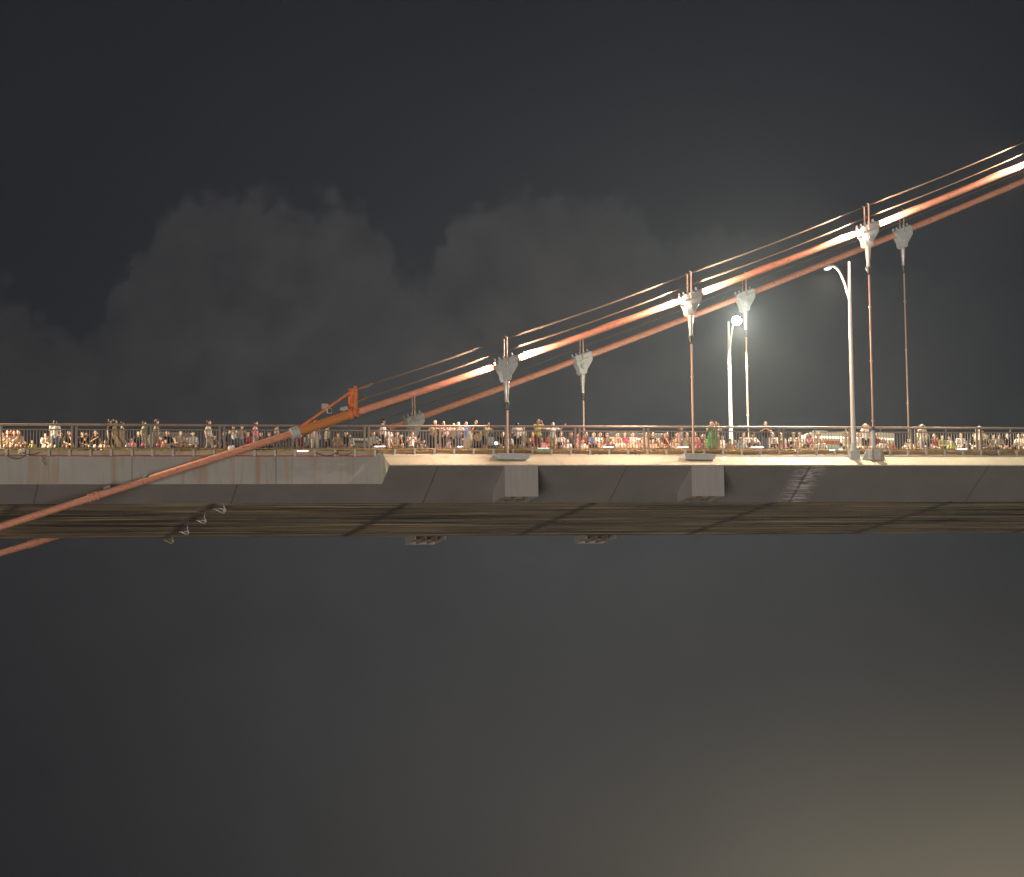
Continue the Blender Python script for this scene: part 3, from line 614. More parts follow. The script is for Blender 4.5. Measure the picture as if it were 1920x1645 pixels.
# ------------------------------------------------------------------ people
def capsule(mb, a, b, ra, rb, n=10):
    a, b = Vector(a), Vector(b); mb.tube([a, b], [ra, rb], n); mb.ball(a, ra, n, 6); mb.ball(b, rb, n, 6)
def remesh(mb, name, vox, keep, smooth=1):
    me = bpy.data.meshes.new('raw'); me.from_pydata(mb.v, [], mb.f); bm = bmesh.new(); bm.from_mesh(me); bmesh.ops.recalc_face_normals(bm, faces=bm.faces); bm.to_mesh(me); bm.free()
    o = bpy.data.objects.new('raw', me); C.objects.link(o)
    a = o.modifiers.new('r', 'REMESH'); a.mode = 'VOXEL'; a.voxel_size = vox; a.use_smooth_shade = True
    if smooth: s = o.modifiers.new('s', 'SMOOTH'); s.iterations = smooth; s.factor = .5
    d = o.modifiers.new('d', 'DECIMATE'); d.ratio = keep
    dg = bpy.context.evaluated_depsgraph_get(); ev = o.evaluated_get(dg); out = bpy.data.meshes.new_from_object(ev); out.name = name
    bpy.data.objects.remove(o); bpy.data.meshes.remove(me)
    for p_ in out.polygons: p_.use_smooth = True
    return out
def stand_j(**k):
    j = dict(pel=(0, 0, .93), che=(0, 0, 1.24), nec=(0, .01, 1.45), hd=(0, -.02, 1.58), shL=(-.175, .01, 1.39), shR=(.175, .01, 1.39), elL=(-.23, .02, 1.12), elR=(.23, .02, 1.12), wrL=(-.22, -.06, .87), wrR=(.22, -.06, .87),
             hiL=(-.09, 0, .90), hiR=(.09, 0, .90), knL=(-.10, -.01, .49), knR=(.10, -.01, .49), anL=(-.11, .02, .08), anR=(.11, .02, .08), toL=(-.14, -.14, .035), toR=(.14, -.14, .035), H=1.70)
    j.update(k); return j
def sit_j(**k):
    j = dict(pel=(0, .02, .52), che=(0, 0, .82), nec=(0, -.03, 1.01), hd=(0, -.06, 1.14), shL=(-.17, -.02, .95), shR=(.17, -.02, .95), elL=(-.25, -.09, .70), elR=(.25, -.09, .70), wrL=(-.15, -.32, .60), wrR=(.15, -.32, .60),
             hiL=(-.09, 0, .50), hiR=(.09, 0, .50), knL=(-.14, -.42, .50), knR=(.14, -.42, .50), anL=(-.13, -.40, .08), anR=(.13, -.40, .08), toL=(-.16, -.55, .035), toR=(.16, -.55, .035), H=1.26)
    j.update(k); return j
def floor_j(**k):
    j = dict(pel=(0, .04, .14), che=(0, .02, .43), nec=(0, -.01, .62), hd=(0, -.04, .75), shL=(-.165, 0, .56), shR=(.165, 0, .56), elL=(-.25, -.08, .32), elR=(.25, -.08, .32), wrL=(-.10, -.28, .24), wrR=(.10, -.28, .24),
             hiL=(-.09, 0, .12), hiR=(.09, 0, .12), knL=(-.34, -.28, .16), knR=(.34, -.28, .16), anL=(.06, -.36, .08), anR=(-.06, -.42, .08), toL=(.20, -.40, .05), toR=(-.20, -.46, .05), H=.87)
    j.update(k); return j
JT = {
 'stand': stand_j(), 'fold': stand_j(elL=(-.24, -.04, 1.14), elR=(.24, -.04, 1.14), wrL=(.04, -.22, 1.17), wrR=(-.04, -.20, 1.12)),
 'cam': stand_j(elL=(-.25, -.17, 1.24), elR=(.25, -.17, 1.24), wrL=(-.07, -.28, 1.50), wrR=(.07, -.28, 1.50), hd=(0, -.03, 1.585)),
 'lean': stand_j(che=(0, -.08, 1.22), nec=(0, -.14, 1.40), hd=(0, -.20, 1.52), shL=(-.175, -.12, 1.34), shR=(.175, -.12, 1.34), elL=(-.27, -.30, 1.13), elR=(.27, -.30, 1.13), wrL=(-.08, -.40, 1.24), wrR=(.10, -.42, 1.20), H=1.64),
 'spread': stand_j(elL=(-.40, -.12, 1.30), elR=(.40, -.12, 1.30), wrL=(-.58, -.26, 1.46), wrR=(.58, -.26, 1.50)),
 'walk': stand_j(knL=(-.09, -.20, .50), anL=(-.09, -.26, .09), toL=(-.09, -.42, .06), knR=(.09, .06, .48), anR=(.09, .32, .14), toR=(.09, .20, .035), elL=(-.22, .12, 1.14), wrL=(-.20, .10, .88), elR=(.22, -.06, 1.13), wrR=(.20, -.24, .95)),
 'hand': stand_j(elL=(-.20, -.22, 1.20), wrL=(-.06, -.20, 1.46)),
 'sit': sit_j(), 'chin': sit_j(che=(0, -.05, .81), nec=(0, -.12, .98), hd=(0, -.16, 1.10), shL=(-.17, -.09, .93), shR=(.17, -.09, .93), elR=(.13, -.36, .60), wrR=(.05, -.24, .88), elL=(-.22, -.22, .68), wrL=(-.08, -.38, .60), H=1.22),
 'fan': sit_j(elL=(-.28, -.14, .72), wrL=(-.10, -.30, .86)), 'crossed': sit_j(knR=(-.04, -.44, .56), anR=(-.22, -.46, .28), toR=(-.34, -.54, .24), wrL=(-.05, -.34, .66), wrR=(.05, -.36, .66)),
 'floor': floor_j(), 'hug': floor_j(knL=(-.11, -.34, .46), knR=(.11, -.34, .46), anL=(-.12, -.46, .07), anR=(.12, -.46, .07), toL=(-.14, -.60, .035), toR=(.14, -.60, .035), wrL=(.05, -.44, .36), wrR=(-.05, -.46, .33), elL=(-.24, -.22, .34), elR=(.24, -.22, .34)),
}
def lerp(a, b, t): return Vector(a).lerp(Vector(b), t)
def body_mesh(j, name):
    mb = MB(); P = {k: Vector(v) for k, v in j.items() if k != 'H'}
    capsule(mb, P['pel']+Vector((-.06, 0, 0)), P['pel']+Vector((.06, 0, 0)), .105, .105); capsule(mb, P['pel'], P['che'], .115, .125)
    capsule(mb, P['che']+Vector((-.05, 0, 0)), P['che']+Vector((.05, 0, 0)), .115, .115); capsule(mb, P['shL'], P['shR'], .062, .062); capsule(mb, P['che'], P['nec']-Vector((0, 0, .07)), .12, .07)
    capsule(mb, P['nec']-Vector((0, 0, .06)), P['hd'], .055, .052)
    h = P['hd']; mb.ball(h+Vector((0, .012, .02)), .095, 14, 10, (.86, 1.0, 1.06)); mb.ball(h+Vector((0, -.025, -.045)), .066, 12, 8, (.9, 1, 1.15))
    capsule(mb, h+Vector((0, -.088, .01)), h+Vector((0, -.108, -.022)), .011, .015, 8)
    mb.ball(h+Vector((0, -.085, .035)), .02, 8, 6, (2.2, .8, .6)); mb.ball(h+Vector((0, -.088, -.058)), .016, 8, 6, (1.6, .8, .6))
    for s in (-1, 1): mb.ball(h+Vector((s*.085, .01, -.005)), .022, 8, 6, (.5, .8, 1.3))
    for S, s in (('L', -1), ('R', 1)):
        capsule(mb, P['sh'+S], P['el'+S], .052, .038); capsule(mb, P['el'+S], P['wr'+S], .038, .026)
        d = (P['wr'+S]-P['el'+S]).normalized(); w_ = P['wr'+S]; side = d.cross(Vector((0, 1, 0)) if abs(d.y) < .9 else Vector((1, 0, 0))).normalized(); nrm = side.cross(d).normalized()
        if nrm.dot(Vector((0, -1, 0))) < 0: nrm = -nrm
        for q in (-.022, 0, .022): capsule(mb, w_+side*q*.6, w_+d*.085+side*q, .017, .013, 8)
        for q, ln in ((-.030, .060), (-.010, .072), (.010, .068), (.030, .052)):
            a = w_+d*.088+side*q; b = a+(d*.9+nrm*.25).normalized()*ln*.5; c = b+(d*.7+nrm*.7).normalized()*ln*.5
            capsule(mb, a, b, .0095, .009, 7); capsule(mb, b, c, .009, .0078, 7)
        a = w_+d*.03+side*.028*-s; b = a+(d*.6-side*s*.75+nrm*.3).normalized()*.04; c = b+(d*.9+nrm*.3).normalized()*.028
        capsule(mb, a, b, .012, .0105, 7); capsule(mb, b, c, .0105, .009, 7)
        capsule(mb, P['hi'+S], P['kn'+S], .085, .055); capsule(mb, P['kn'+S], lerp(P['kn'+S], P['an'+S], .35), .052, .052); capsule(mb, lerp(P['kn'+S], P['an'+S], .35), P['an'+S], .052, .034)
        capsule(mb, P['an'+S]-Vector((0, -.02, .03)), P['to'+S], .040, .030)
    return remesh(mb, name, .0075, .22, 2)
def top_mesh(j, kind, name):
    mb = MB(); P = {k: Vector(v) for k, v in j.items() if k != 'H'}; e = .022
    low = P['pel']+Vector((0, 0, .04)) if kind != 'dress' else P['pel']
    capsule(mb, low+Vector((-.055, 0, 0)), low+Vector((.055, 0, 0)), .108+e, .108+e); capsule(mb, P['pel'], P['che'], .118+e, .126+e); capsule(mb, P['che']+Vector((-.05, 0, 0)), P['che']+Vector((.05, 0, 0)), .112+e, .112+e)
    capsule(mb, P['shL'], P['shR'], .062+e*.7, .062+e*.7); capsule(mb, P['che'], P['nec']-Vector((0, 0, .09)), .12+e, .072+e)
    if kind != 'tank':
        fr = {'tee': .62, 'dress': .5, 'long': 1}[kind]
        for S in 'LR':
            capsule(mb, P['sh'+S], lerp(P['sh'+S], P['el'+S], fr), .055+e, .05+e)
            if kind == 'long': capsule(mb, P['el'+S], lerp(P['el'+S], P['wr'+S], .85), .046+e*.6, .034+e*.5)
    if kind == 'dress':
        for S in 'LR':
            capsule(mb, P['hi'+S], lerp(P['hi'+S], P['kn'+S], 1.05), .12, .15)
        capsule(mb, lerp(P['hiL'], P['hiR'], .5), lerp(P['knL'], P['knR'], .5), .13, .15)
    # loose folds in the cloth
    me = remesh(mb, name, .014, .35, 2)
    for v in me.vertices:
        c = v.co; k = .006*math.sin(c.z*38+c.x*21)+.005*math.sin(c.z*17-c.x*44+c.y*30); v.co = c+v.normal*k
    return me
def bot_mesh(j, kind, name):
    mb = MB(); P = {k: Vector(v) for k, v in j.items() if k != 'H'}
    capsule(mb, P['pel']+Vector((-.06, 0, 0)), P['pel']+Vector((.06, 0, 0)), .118, .118)
    for S in 'LR':
        if kind == 'shorts': capsule(mb, P['hi'+S], lerp(P['hi'+S], P['kn'+S], .78), .104, .088)
        elif kind == 'trousers': capsule(mb, P['hi'+S], P['kn'+S], .102, .072); capsule(mb, P['kn'+S], lerp(P['kn'+S], P['an'+S], .92), .070, .056)
        else: capsule(mb, P['hi'+S], lerp(P['kn'+S], P['an'+S], .6), .115, .13)
    if kind == 'skirt': capsule(mb, P['pel'], lerp(lerp(P['knL'], P['knR'], .5), lerp(P['anL'], P['anR'], .5), .6), .13, .16)
    me = remesh(mb, name, .014, .35, 2)
    for v in me.vertices: c = v.co; v.co = c+v.normal*(.004*math.sin(c.z*33+c.x*27))
    return me
def hair_mesh(kind):
    mb = MB()
    if kind in ('short', 'long', 'bun'): mb.ball((0, .030, .045), .098, 14, 9, (.92, .98, .98)); mb.ball((0, .045, -.005), .085, 12, 8, (.95, .9, 1.1))
    if kind == 'long': capsule(mb, (0, .06, .0), (0, .075, -.20), .085, .06); [capsule(mb, (s*.07, .01, .02), (s*.085, .02, -.16), .03, .022) for s in (-1, 1)]
    if kind == 'bun': mb.ball((0, .10, .10), .045)
    if kind == 'cap': mb.ball((0, .022, .045), .102, 14, 9, (.92, 1.0, .86)); mb.tube([(0, -.09, .055), (0, -.09, .065)], .085, 14)
    if kind == 'hat': mb.ball((0, .015, .06), .10, 14, 9, (.92, 1.0, .85)); mb.tube([(0, .01, .045), (0, .01, .058)], [.20, .17], 20)
    return remesh(mb, 'hair_'+kind, .010, .3, 1)
COL = dict(white=(.74, .72, .70), cream=(.64, .56, .42), beige=(.56, .43, .31), tan=(.46, .31, .2), brown=(.22, .12, .07), black=(.018, .018, .02), navy=(.02, .035, .09), blue=(.04, .16, .42), denim=(.08, .14, .2), grey=(.34, .34, .34), mauve=(.36, .29, .32),
           green=(.03, .42, .07), olive=(.34, .34, .19), yellow=(.66, .58, .12), lime=(.42, .56, .09), red=(.55, .05, .04), darkred=(.20, .02, .02), magenta=(.58, .04, .20), pink=(.74, .22, .34), orange=(.75, .18, .05), teal=(.08, .32, .27), lightblue=(.38, .5, .55), khaki=(.30, .27, .2), patterned=(.60, .48, .22))
_cm = {}
def cmat(c, rough=.85):
    if c not in _cm:
        base = COL[c]; lum = sum(base)/3; base = tuple(lum+(v-lum)*.78 for v in base); two = {'patterned': (.3, .22, .1)}.get(c, tuple(v*.72 for v in base)); _cm[c] = mat(c+'_cloth', base, rough, 0, two, 6 if c != 'patterned' else 14, .8)
    return _cm[c]
SKIN = [mat('skin_a', (.56, .35, .24), .5, 0, (.50, .29, .19), 8, .5), mat('skin_b', (.46, .27, .17), .5, 0, (.40, .22, .14), 8, .5), mat('skin_c', (.64, .43, .31), .5, 0, (.58, .36, .25), 8, .5)]
HAIRM = [mat('black_hair', (.012, .010, .009), .45), mat('dark_brown_hair', (.035, .02, .012), .5)]
_mc = {}
def cached(key, fn):
    if key not in _mc: _mc[key] = fn()
    return _mc[key]
def slot(o, m): o.material_slots[0].link = 'OBJECT'; o.material_slots[0].material = m
POSTX = [138, 278.5, 415.5, 553, 688, 821, 958.5, 1082, 1210.5, 1338, 1463.5, 1588, 1712, 1834.5]
# x  head-y  pose  turn  top:colour  bottom:colour  hair:colour | what one sees
PEOPLE = '''
4 811 fan 10 tee:yellow shorts:white short:k|seated person in yellow top
15 807 fan -10 tee:white trousers:beige short:k|seated person in pale top beside the red balloon
27 808 sit 0 tee:tan shorts:tan short:b|tan-clad person leaning close to a neighbour
34 807 fan 5 tee:beige shorts:beige short:b|seated person in beige with folded arms
47 828 hug 20 tee:black shorts:black short:k|small dark-clad person low on the floor
61 826 floor 0 tee:lime shorts:lime short:k|child in yellow-green sitting low
85 813 sit 0 tee:white shorts:white bun:k|seated person in white shirt
96 807 sit 8 tee:beige shorts:beige short:b|seated person in beige half hidden by the standing man
103 789 stand 180 tee:white trousers:denim short:k|standing person in white T-shirt and jeans, back turned
115 812 sit -15 tee:teal shorts:black short:b|seated person in dark teal holding a small purse
128 809 chin 10 tee:black shorts:black long:k|black-clad seated person with raised hand
151 811 chin 35 tee:black trousers:black short:k|black-clad person bending sideways beside the post
163 812 fan 0 tee:black shorts:white short:b|seated person in black top and white shorts
179 807 fan 0 tank:black shorts:white short:b|seated person in black vest with white shorts
198 826 floor 0 tee:beige shorts:beige long:b|low seated person in beige
206 785 walk 80 tee:black trousers:black short:k|walking person in black, tallest in the bay
215 782 walk 95 dress:patterned shorts:patterned long:b|walking person in long yellow patterned dress
229 791 walk 90 tee:tan trousers:tan short:b|walking person in tan clothes
245 821 floor 10 tee:white shorts:black short:k|low seated person in white
260 809 sit 0 tee:navy trousers:navy short:k|seated person in navy shirt above the pink bags
270 790 walk 90 long:olive trousers:olive short:b|walking person in olive shirt
293 787 walk 90 long:olive trousers:khaki cap:brown|walking person in olive shirt and cap
313 806 sit 0 tee:black trousers:black short:b|broad seated person in black T-shirt
310 824 floor 0 tee:beige shorts:pink short:b|small child in beige in front of the broad person
338 805 crossed 0 tee:beige shorts:red long:b|seated person in patterned beige shirt and red shorts
361 810 sit 0 tee:white shorts:black short:k|seated person in bright white T-shirt
391 788 walk 90 long:cream trousers:khaki short:b|large walking person in cream-green shirt
402 817 sit 10 tee:tan shorts:tan short:b|tan seated person beside the large walker
423 809 chin -20 tee:navy shorts:navy short:b|seated person in navy leaning forward
439 799 lean -15 tee:white trousers:navy cap:blue|person in white shirt with white and blue cap
450 798 lean 15 tee:grey trousers:denim cap:teal|person in grey shirt with teal cap
464 810 sit 0 tee:magenta shorts:black short:b|seated person in magenta T-shirt
479 790 walk 90 long:pink trousers:grey short:b|walking person in dusty pink shirt
489 811 sit 0 tee:tan shorts:tan short:b|tan-clad seated person above the orange cable
504 811 sit 0 tee:khaki shorts:black short:k|dark-haired seated person above the orange cable
518 795 walk 90 long:beige trousers:khaki short:b|walking person in beige
536 808 walk -85 tee:brown trousers:khaki short:b|person in brown behind the orange cable
551 806 walk 85 tee:tan trousers:brown short:b|person in tan behind the grey end clamp
563 814 sit 0 tee:red shorts:white short:b|child in red top just below the grey clamp
576 813 chin 15 tee:lightblue trousers:denim short:k|seated person in light blue below the cable sheath
590 788 stand 0 tee:white trousers:cream short:k|standing person in white, head above the ochre sheath
613 796 walk 90 long:cream trousers:black short:b|walking person in pale shirt and black trousers
632 812 chin 0 tee:tan trousers:tan short:k|seated person in tan, hand at face
648 806 sit 10 tank:black shorts:white long:k|seated person in black vest and white shorts
655 815 sit -10 tee:cream shorts:black short:k|dark-haired seated child in cream
699 808 sit 0 tee:white trousers:grey short:k|seated person in white and grey beside twin posts
708 824 hug 0 tee:black shorts:black short:k|small person in black sitting low
718 784 stand 75 tee:white shorts:black cap:k|standing person in white shirt, black cap and shorts
729 803 walk -160 tee:white shorts:beige short:b|person in white shirt next to the black-capped person
734 815 sit 0 tee:tan shorts:beige short:b|small tan-clad seated person
743 808 sit 12 tee:beige trousers:olive short:b|seated person in beige with olive trousers
754 815 chin -20 tee:black shorts:black long:k|black-clad seated person with pale face
771 807 fan 0 tank:white shorts:white short:k|slim person in white below the pale clamp
784 809 hug 30 tee:khaki shorts:brown short:k|person in khaki bending low below the pale clamp
793 825 floor 0 tee:blue shorts:blue short:b|child in blue sitting low
811 791 lean 20 tank:tan skirt:black short:b|person in tan leaning on the rail, black skirt
816 789 lean -20 tee:beige shorts:black short:b|second head close together with the tan leaning person
828 791 lean 10 tee:mauve trousers:black short:b|person in mauve leaning beside the post pair
838 802 hand 0 dress:mauve shorts:brown short:b|child in brownish mauve dress with raised arm
850 793 stand 0 tee:beige shorts:black short:k|dark-haired standing person in beige
859 792 lean -10 tee:grey trousers:denim short:k|standing person in grey shirt and jeans with black bag
873 791 stand 0 tee:blue skirt:khaki short:b|standing person in dull blue shirt and long khaki skirt
881 798 stand 0 tee:cream trousers:olive short:b|standing person in cream beside the straw hat
892 788 hand 0 dress:black shorts:black short:b|standing person in black dress holding a straw hat
909 793 lean 40 tee:olive shorts:black short:b|person in olive shirt bending away over black shorts
941 809 sit 0 tee:black shorts:white short:k|dark seated person left of the left hanger rope
953 814 sit 0 tee:white shorts:tan short:b|seated person right behind the left hanger rope
970 792 lean 175 tee:white shorts:black short:k|person in white T-shirt and black shorts with back turned
981 801 stand 20 tee:cream trousers:cream short:b|person in cream beside the white-shirted back
991 820 hug 10 tee:black shorts:black short:k|small black-clad person sitting low
998 810 sit -10 tee:orange shorts:tan long:b|seated person in orange beside the yellow shirt
1008 782 cam 10 tee:yellow trousers:darkred short:b|tall person in yellow shirt and dark red trousers
1015 822 floor 0 tee:pink shorts:beige short:b|child in faded pink behind the dark red trousers
1025 811 chin 60 tee:orange trousers:orange short:b|seated person all in bright orange
1036 792 spread 0 tee:white trousers:olive short:b|person in white shirt spreading both arms along the rail
1050 808 sit 0 tee:white shorts:black long:b|seated person in white shirt right of the outspread arms
1063 824 floor 0 tee:white shorts:pink short:b|child in white and pink sitting low
1070 808 sit 0 tee:navy shorts:navy short:b|seated person in navy T-shirt
1083 813 sit 0 tee:pink shorts:pink short:b|seated person in pale pink between the twin posts
1097 811 sit 10 tee:darkred shorts:black short:b|seated person in dark red top
1092 824 floor 0 tee:white shorts:white short:b|low seated person in white behind the far hanger foot
1112 811 sit 0 tee:blue shorts:black short:b|seated person in blue T-shirt
1124 811 sit 0 tee:white shorts:black short:k|seated person with pale face and white top
1115 825 floor 0 tee:black shorts:black short:k|small dark child in front of the blue shirt
1128 826 floor 10 tee:tan shorts:tan short:k|tan child sitting low
1138 813 sit 0 tee:brown shorts:tan cap:tan|brown-clad seated person with tan cap
1145 828 floor 0 tee:navy shorts:navy short:k|small navy-clad child
1155 812 chin 15 tee:beige trousers:beige short:k|seated person in beige leaning forward
1163 819 hug 0 tee:white shorts:beige short:k|dark-haired child in white
1171 811 sit 0 tee:magenta shorts:black long:k|long-haired seated person in magenta top
1185 808 sit 0 tee:white shorts:white short:b|seated person in white shirt, tallest head of the bay
1180 824 floor 0 tee:beige shorts:beige short:b|small beige child in front of the white shirt
1196 826 floor 0 tee:white shorts:black short:b|low seated person in white near the tall white shirt
1204 823 floor 10 tee:tan shorts:tan short:k|tan child beside the twin posts
1210 809 sit 0 tee:beige shorts:white short:b|seated person in beige behind the twin posts
1222 808 sit 0 tank:black shorts:black short:k|seated person in black sleeveless top
1224 824 hug 0 tee:beige shorts:cream short:b|beige person hugging knees
1237 824 floor -10 tee:tan shorts:beige short:b|low tan person with legs stretched
1243 811 chin 20 tee:darkred shorts:black long:b|red-haired looking person in dark red
1249 808 sit 0 tank:black shorts:beige long:k|long-haired seated person in black vest
1264 821 hug 0 tee:beige shorts:white short:k|dark-haired person in beige hugging knees
1268 807 sit 0 tee:tan shorts:tan short:b|seated person in tan behind the knee-hugging one
1276 803 walk 90 tee:mauve trousers:khaki hat:cream|walking person in mauve with pale hat
1287 811 sit 0 tee:olive trousers:olive short:b|person in camouflage green left of the middle hanger
1302 811 sit 0 tee:pink shorts:cream short:b|seated person in pink T-shirt behind the middle hanger
1308 819 hug -20 tee:magenta shorts:white short:b|person in hot pink leaning on knees
1316 815 sit 10 tee:brown shorts:beige short:k|seated person in brown right of the middle hanger
1321 816 sit -10 tee:cream trousers:olive cap:grey|seated person in cream shirt and grey cap
1334 790 cam 0 dress:green shorts:green short:b|standing person in vivid green dress filming
1342 792 cam 10 tee:cream shorts:tan short:b|standing person in cream holding up a phone
1353 818 sit 20 tee:white trousers:grey cap:grey|seated person in white shirt and grey cap leaning right
1370 823 floor 0 tee:tan shorts:tan short:b|tan child left of the white far lamp pole
1378 827 floor 0 tee:beige shorts:white short:b|small beige child at the foot of the white pole
1390 820 floor 5 tee:lightblue shorts:lightblue short:k|dark-haired person in light blue-grey sitting low
1394 808 sit 0 tee:white shorts:white short:b|seated person in white behind the light blue shirt
1411 809 sit 0 tee:white shorts:black cap:k|seated person in white with black cap
1410 821 hug 0 tee:black shorts:black short:k|dark child held in front of the black cap
1423 829 floor 10 tee:pink shorts:beige short:b|pinkish child sitting low right of the black cap
1434 792 lean 0 tee:black trousers:denim short:k|standing person in black shirt leaning on the rail
1448 810 sit 0 tee:white shorts:white short:k|dark-haired seated person in white shirt
1453 824 hug 0 tee:black shorts:black short:k|small black-clad child in front of white shirt
1463 811 sit 0 tee:white shorts:tan short:b|seated person in white between the twin posts
1466 826 floor 0 tee:pink shorts:pink short:b|child in dull pink behind the twin posts
1487 811 sit 0 tee:white shorts:black cap:olive|seated person in white with olive cap and black bag
1499 811 sit 0 tee:white trousers:grey short:k|seated person in white, grey trousers
1496 823 floor 0 tee:beige shorts:lime short:b|child in beige in front of the white shirts
1517 811 sit -10 tee:pink shorts:tan long:b|long-haired seated person in dusty pink
1513 825 hug 0 tee:black shorts:black short:k|small dark child
1533 806 sit 0 tee:cream trousers:cream hat:beige|seated person in cream under a beige hat
1525 825 floor 0 tee:cream shorts:cream short:b|low person in cream
1540 820 floor 0 tee:white shorts:white short:b|low person in white right of the beige hat
1584 810 sit 0 tee:white shorts:black short:b|seated person in white shirt by the twin posts
1594 804 stand 0 tee:olive trousers:olive short:b|person in olive half hidden by the tall lamp pole
1609 810 sit 10 tee:white shorts:white short:b|seated person in white right of the lamp pole
1622 796 cam 0 tee:white shorts:black hat:cream|standing person in white T-shirt, black shorts and pale hat
1633 812 sit 0 tee:pink shorts:tan short:b|seated person in pink behind the finned hanger foot
1641 811 sit 0 tee:darkred shorts:black short:b|seated person in dark red right of the finned foot
1656 823 floor 0 tee:white shorts:beige short:b|low child in white
1665 828 floor 0 tee:tan shorts:tan short:b|low tan child
1672 828 floor 0 tee:red shorts:red short:k|low child in red
1698 830 floor 0 tee:tan shorts:tan short:b|low tan child near the far right hanger
1704 822 hug 0 tee:white shorts:black short:k|low person in white and black stripes
1718 826 chin 40 tee:tan shorts:tan short:b|tan person beside the twin posts
1729 797 walk 180 long:cream trousers:grey hat:cream|large person in cream shirt with wide pale hat
1737 813 sit 0 tee:navy shorts:navy short:k|seated person in navy with bare knees
1752 814 sit 0 tee:red shorts:white short:b|seated person in red T-shirt
1757 820 sit 0 tee:darkred shorts:black short:k|small person in dark red behind the red T-shirt
1766 817 crossed 0 tee:lime trousers:black short:k|seated person in yellow-green vest
1779 819 sit 0 tee:white shorts:beige short:b|small seated person in white
1784 826 floor 0 tee:lime shorts:lime short:b|child in lime green
1801 811 sit 0 tee:white shorts:black short:b|seated person in white with a black waist bag
1826 811 chin -20 tee:black trousers:lightblue cap:olive|seated person in black T-shirt and olive cap
1837 800 walk 180 long:cream trousers:brown hat:cream|pale person standing behind the twin posts
1845 814 chin 15 tee:black trousers:brown short:b|seated person in black with light blue sleeve
1862 816 sit 0 tee:grey trousers:navy short:b|grey seated person
1872 811 sit 0 tee:cream trousers:beige hat:black|seated person in patterned cream with dark hat
1889 810 sit 0 tee:black trousers:darkred short:b|seated person in black T-shirt
1912 813 sit -40 tee:cream shorts:black long:k|seated person in cream with long black hair
1919 811 sit 0 tee:blue shorts:beige short:b|person in blue cut by the right edge
'''.strip().split('\n')
rows = []
for ln in PEOPLE:
    a, d = ln.split('|'); q = a.split(); rows.append((float(q[0]), float(q[1]), q[2], float(q[3]), q[4], q[5], q[6], d))
rows.sort(key=lambda r: r[0]); count = {}
rnd = random.Random(5)
for (px, py, pose, turn, top, bot, hair, desc) in rows:
    bay = sum(1 for q in POSTX if q < px); count[bay] = count.get(bay, 0)+1
    j = JT[pose]; sitp = pose in ('sit', 'chin', 'fan', 'crossed'); flo = pose in ('floor', 'hug')
    dep = 1.80 if sitp else (1.0 if flo else ({'lean': .62, 'spread': .45, 'cam': .72, 'walk': 1.3}.get(pose, .8)))
    Y = UR+dep+rnd.uniform(-.03, .03); q = at(px, py, Y); X = q.x; Hh = q.z-g(X); z0 = g(X)
    if sitp: s = min(1.12, max(.74, (Hh-.42)/(j['H']-.42))); z0 += .42-.42*s
    elif flo: s = min(1.08, max(.62, Hh/j['H']))
    else: s = min(1.10, max(.66, Hh/j['H']))
    tk, tcol = top.split(':'); bk, bcol = bot.split(':'); hk, hcol = hair.split(':')
    b = bpy.data.objects.new('person', cached(('b', pose), lambda: body_mesh(j, 'body_'+pose))); C.objects.link(b)
    if not b.data.materials: b.data.materials.append(SKIN[0])
    slot(b, rnd.choice(SKIN)); b.location = (X, Y, z0); b.rotation_euler.z = R(turn+rnd.uniform(-12, 12)); b.scale = (s*rnd.uniform(.97, 1.06), s*1.0, s)
    tag(b, f'{desc}, {ORD[bay]} railing bay from the left', 'person', 'crowd on the bridge deck')
    def child(nm, me, m, loc=(0, 0, 0)):
        if not me.materials: me.materials.append(M['black'])
        o = bpy.data.objects.new(nm, me); C.objects.link(o); o.parent = b; o.location = loc; slot(o, m); return o
    child({'tee': 't_shirt', 'tank': 'vest', 'long': 'shirt', 'dress': 'dress'}[tk], cached(('t', pose, tk), lambda: top_mesh(j, tk, 'top')), cmat(tcol))
    if tk != 'dress': child(bk, cached(('l', pose, bk), lambda: bot_mesh(j, bk, 'bottom')), cmat(bcol))
    hm = rnd.choice(HAIRM[:1]) if hcol == 'k' else (HAIRM[1] if hcol == 'b' else cmat(hcol))
    if hk in ('cap', 'hat'): child('hair', cached(('h', 'short'), lambda: hair_mesh('short')), HAIRM[0], j['hd']); o = child(hk, cached(('h', hk), lambda: hair_mesh(hk)), hm, tuple(Vector(j['hd'])+Vector((0, -.004, .012))))
    else: child('hair', cached(('h', hk), lambda: hair_mesh(hk)), hm, j['hd'])
    if pose == 'cam':
        ph = thing('phone', 'dark phone held up by the '+{1008: 'tall person in yellow', 1334: 'person in green dress', 1342: 'person in cream beside the green dress', 1622: 'person in white under the pale hat'}[int(px)], 'phone', (0, 0, 0), 'phones held up in the crowd')
        T = Matrix.Translation(b.location) @ Matrix.Rotation(b.rotation_euler.z, 4, 'Z') @ Matrix.Diagonal((*b.scale, 1)); c = T @ Vector((0, -.30, 1.585)); ph.location = c
        MB().box(c.x-.04, c.x+.04, c.y-.005, c.y+.005, c.z-.075, c.z+.075).build('case', M['black'], ph, bevel=.003)
        MB().ball(c+Vector((.022, -.007, .055)), .009, 8, 5).build('camera_bump', M['lamp_grey'], ph)

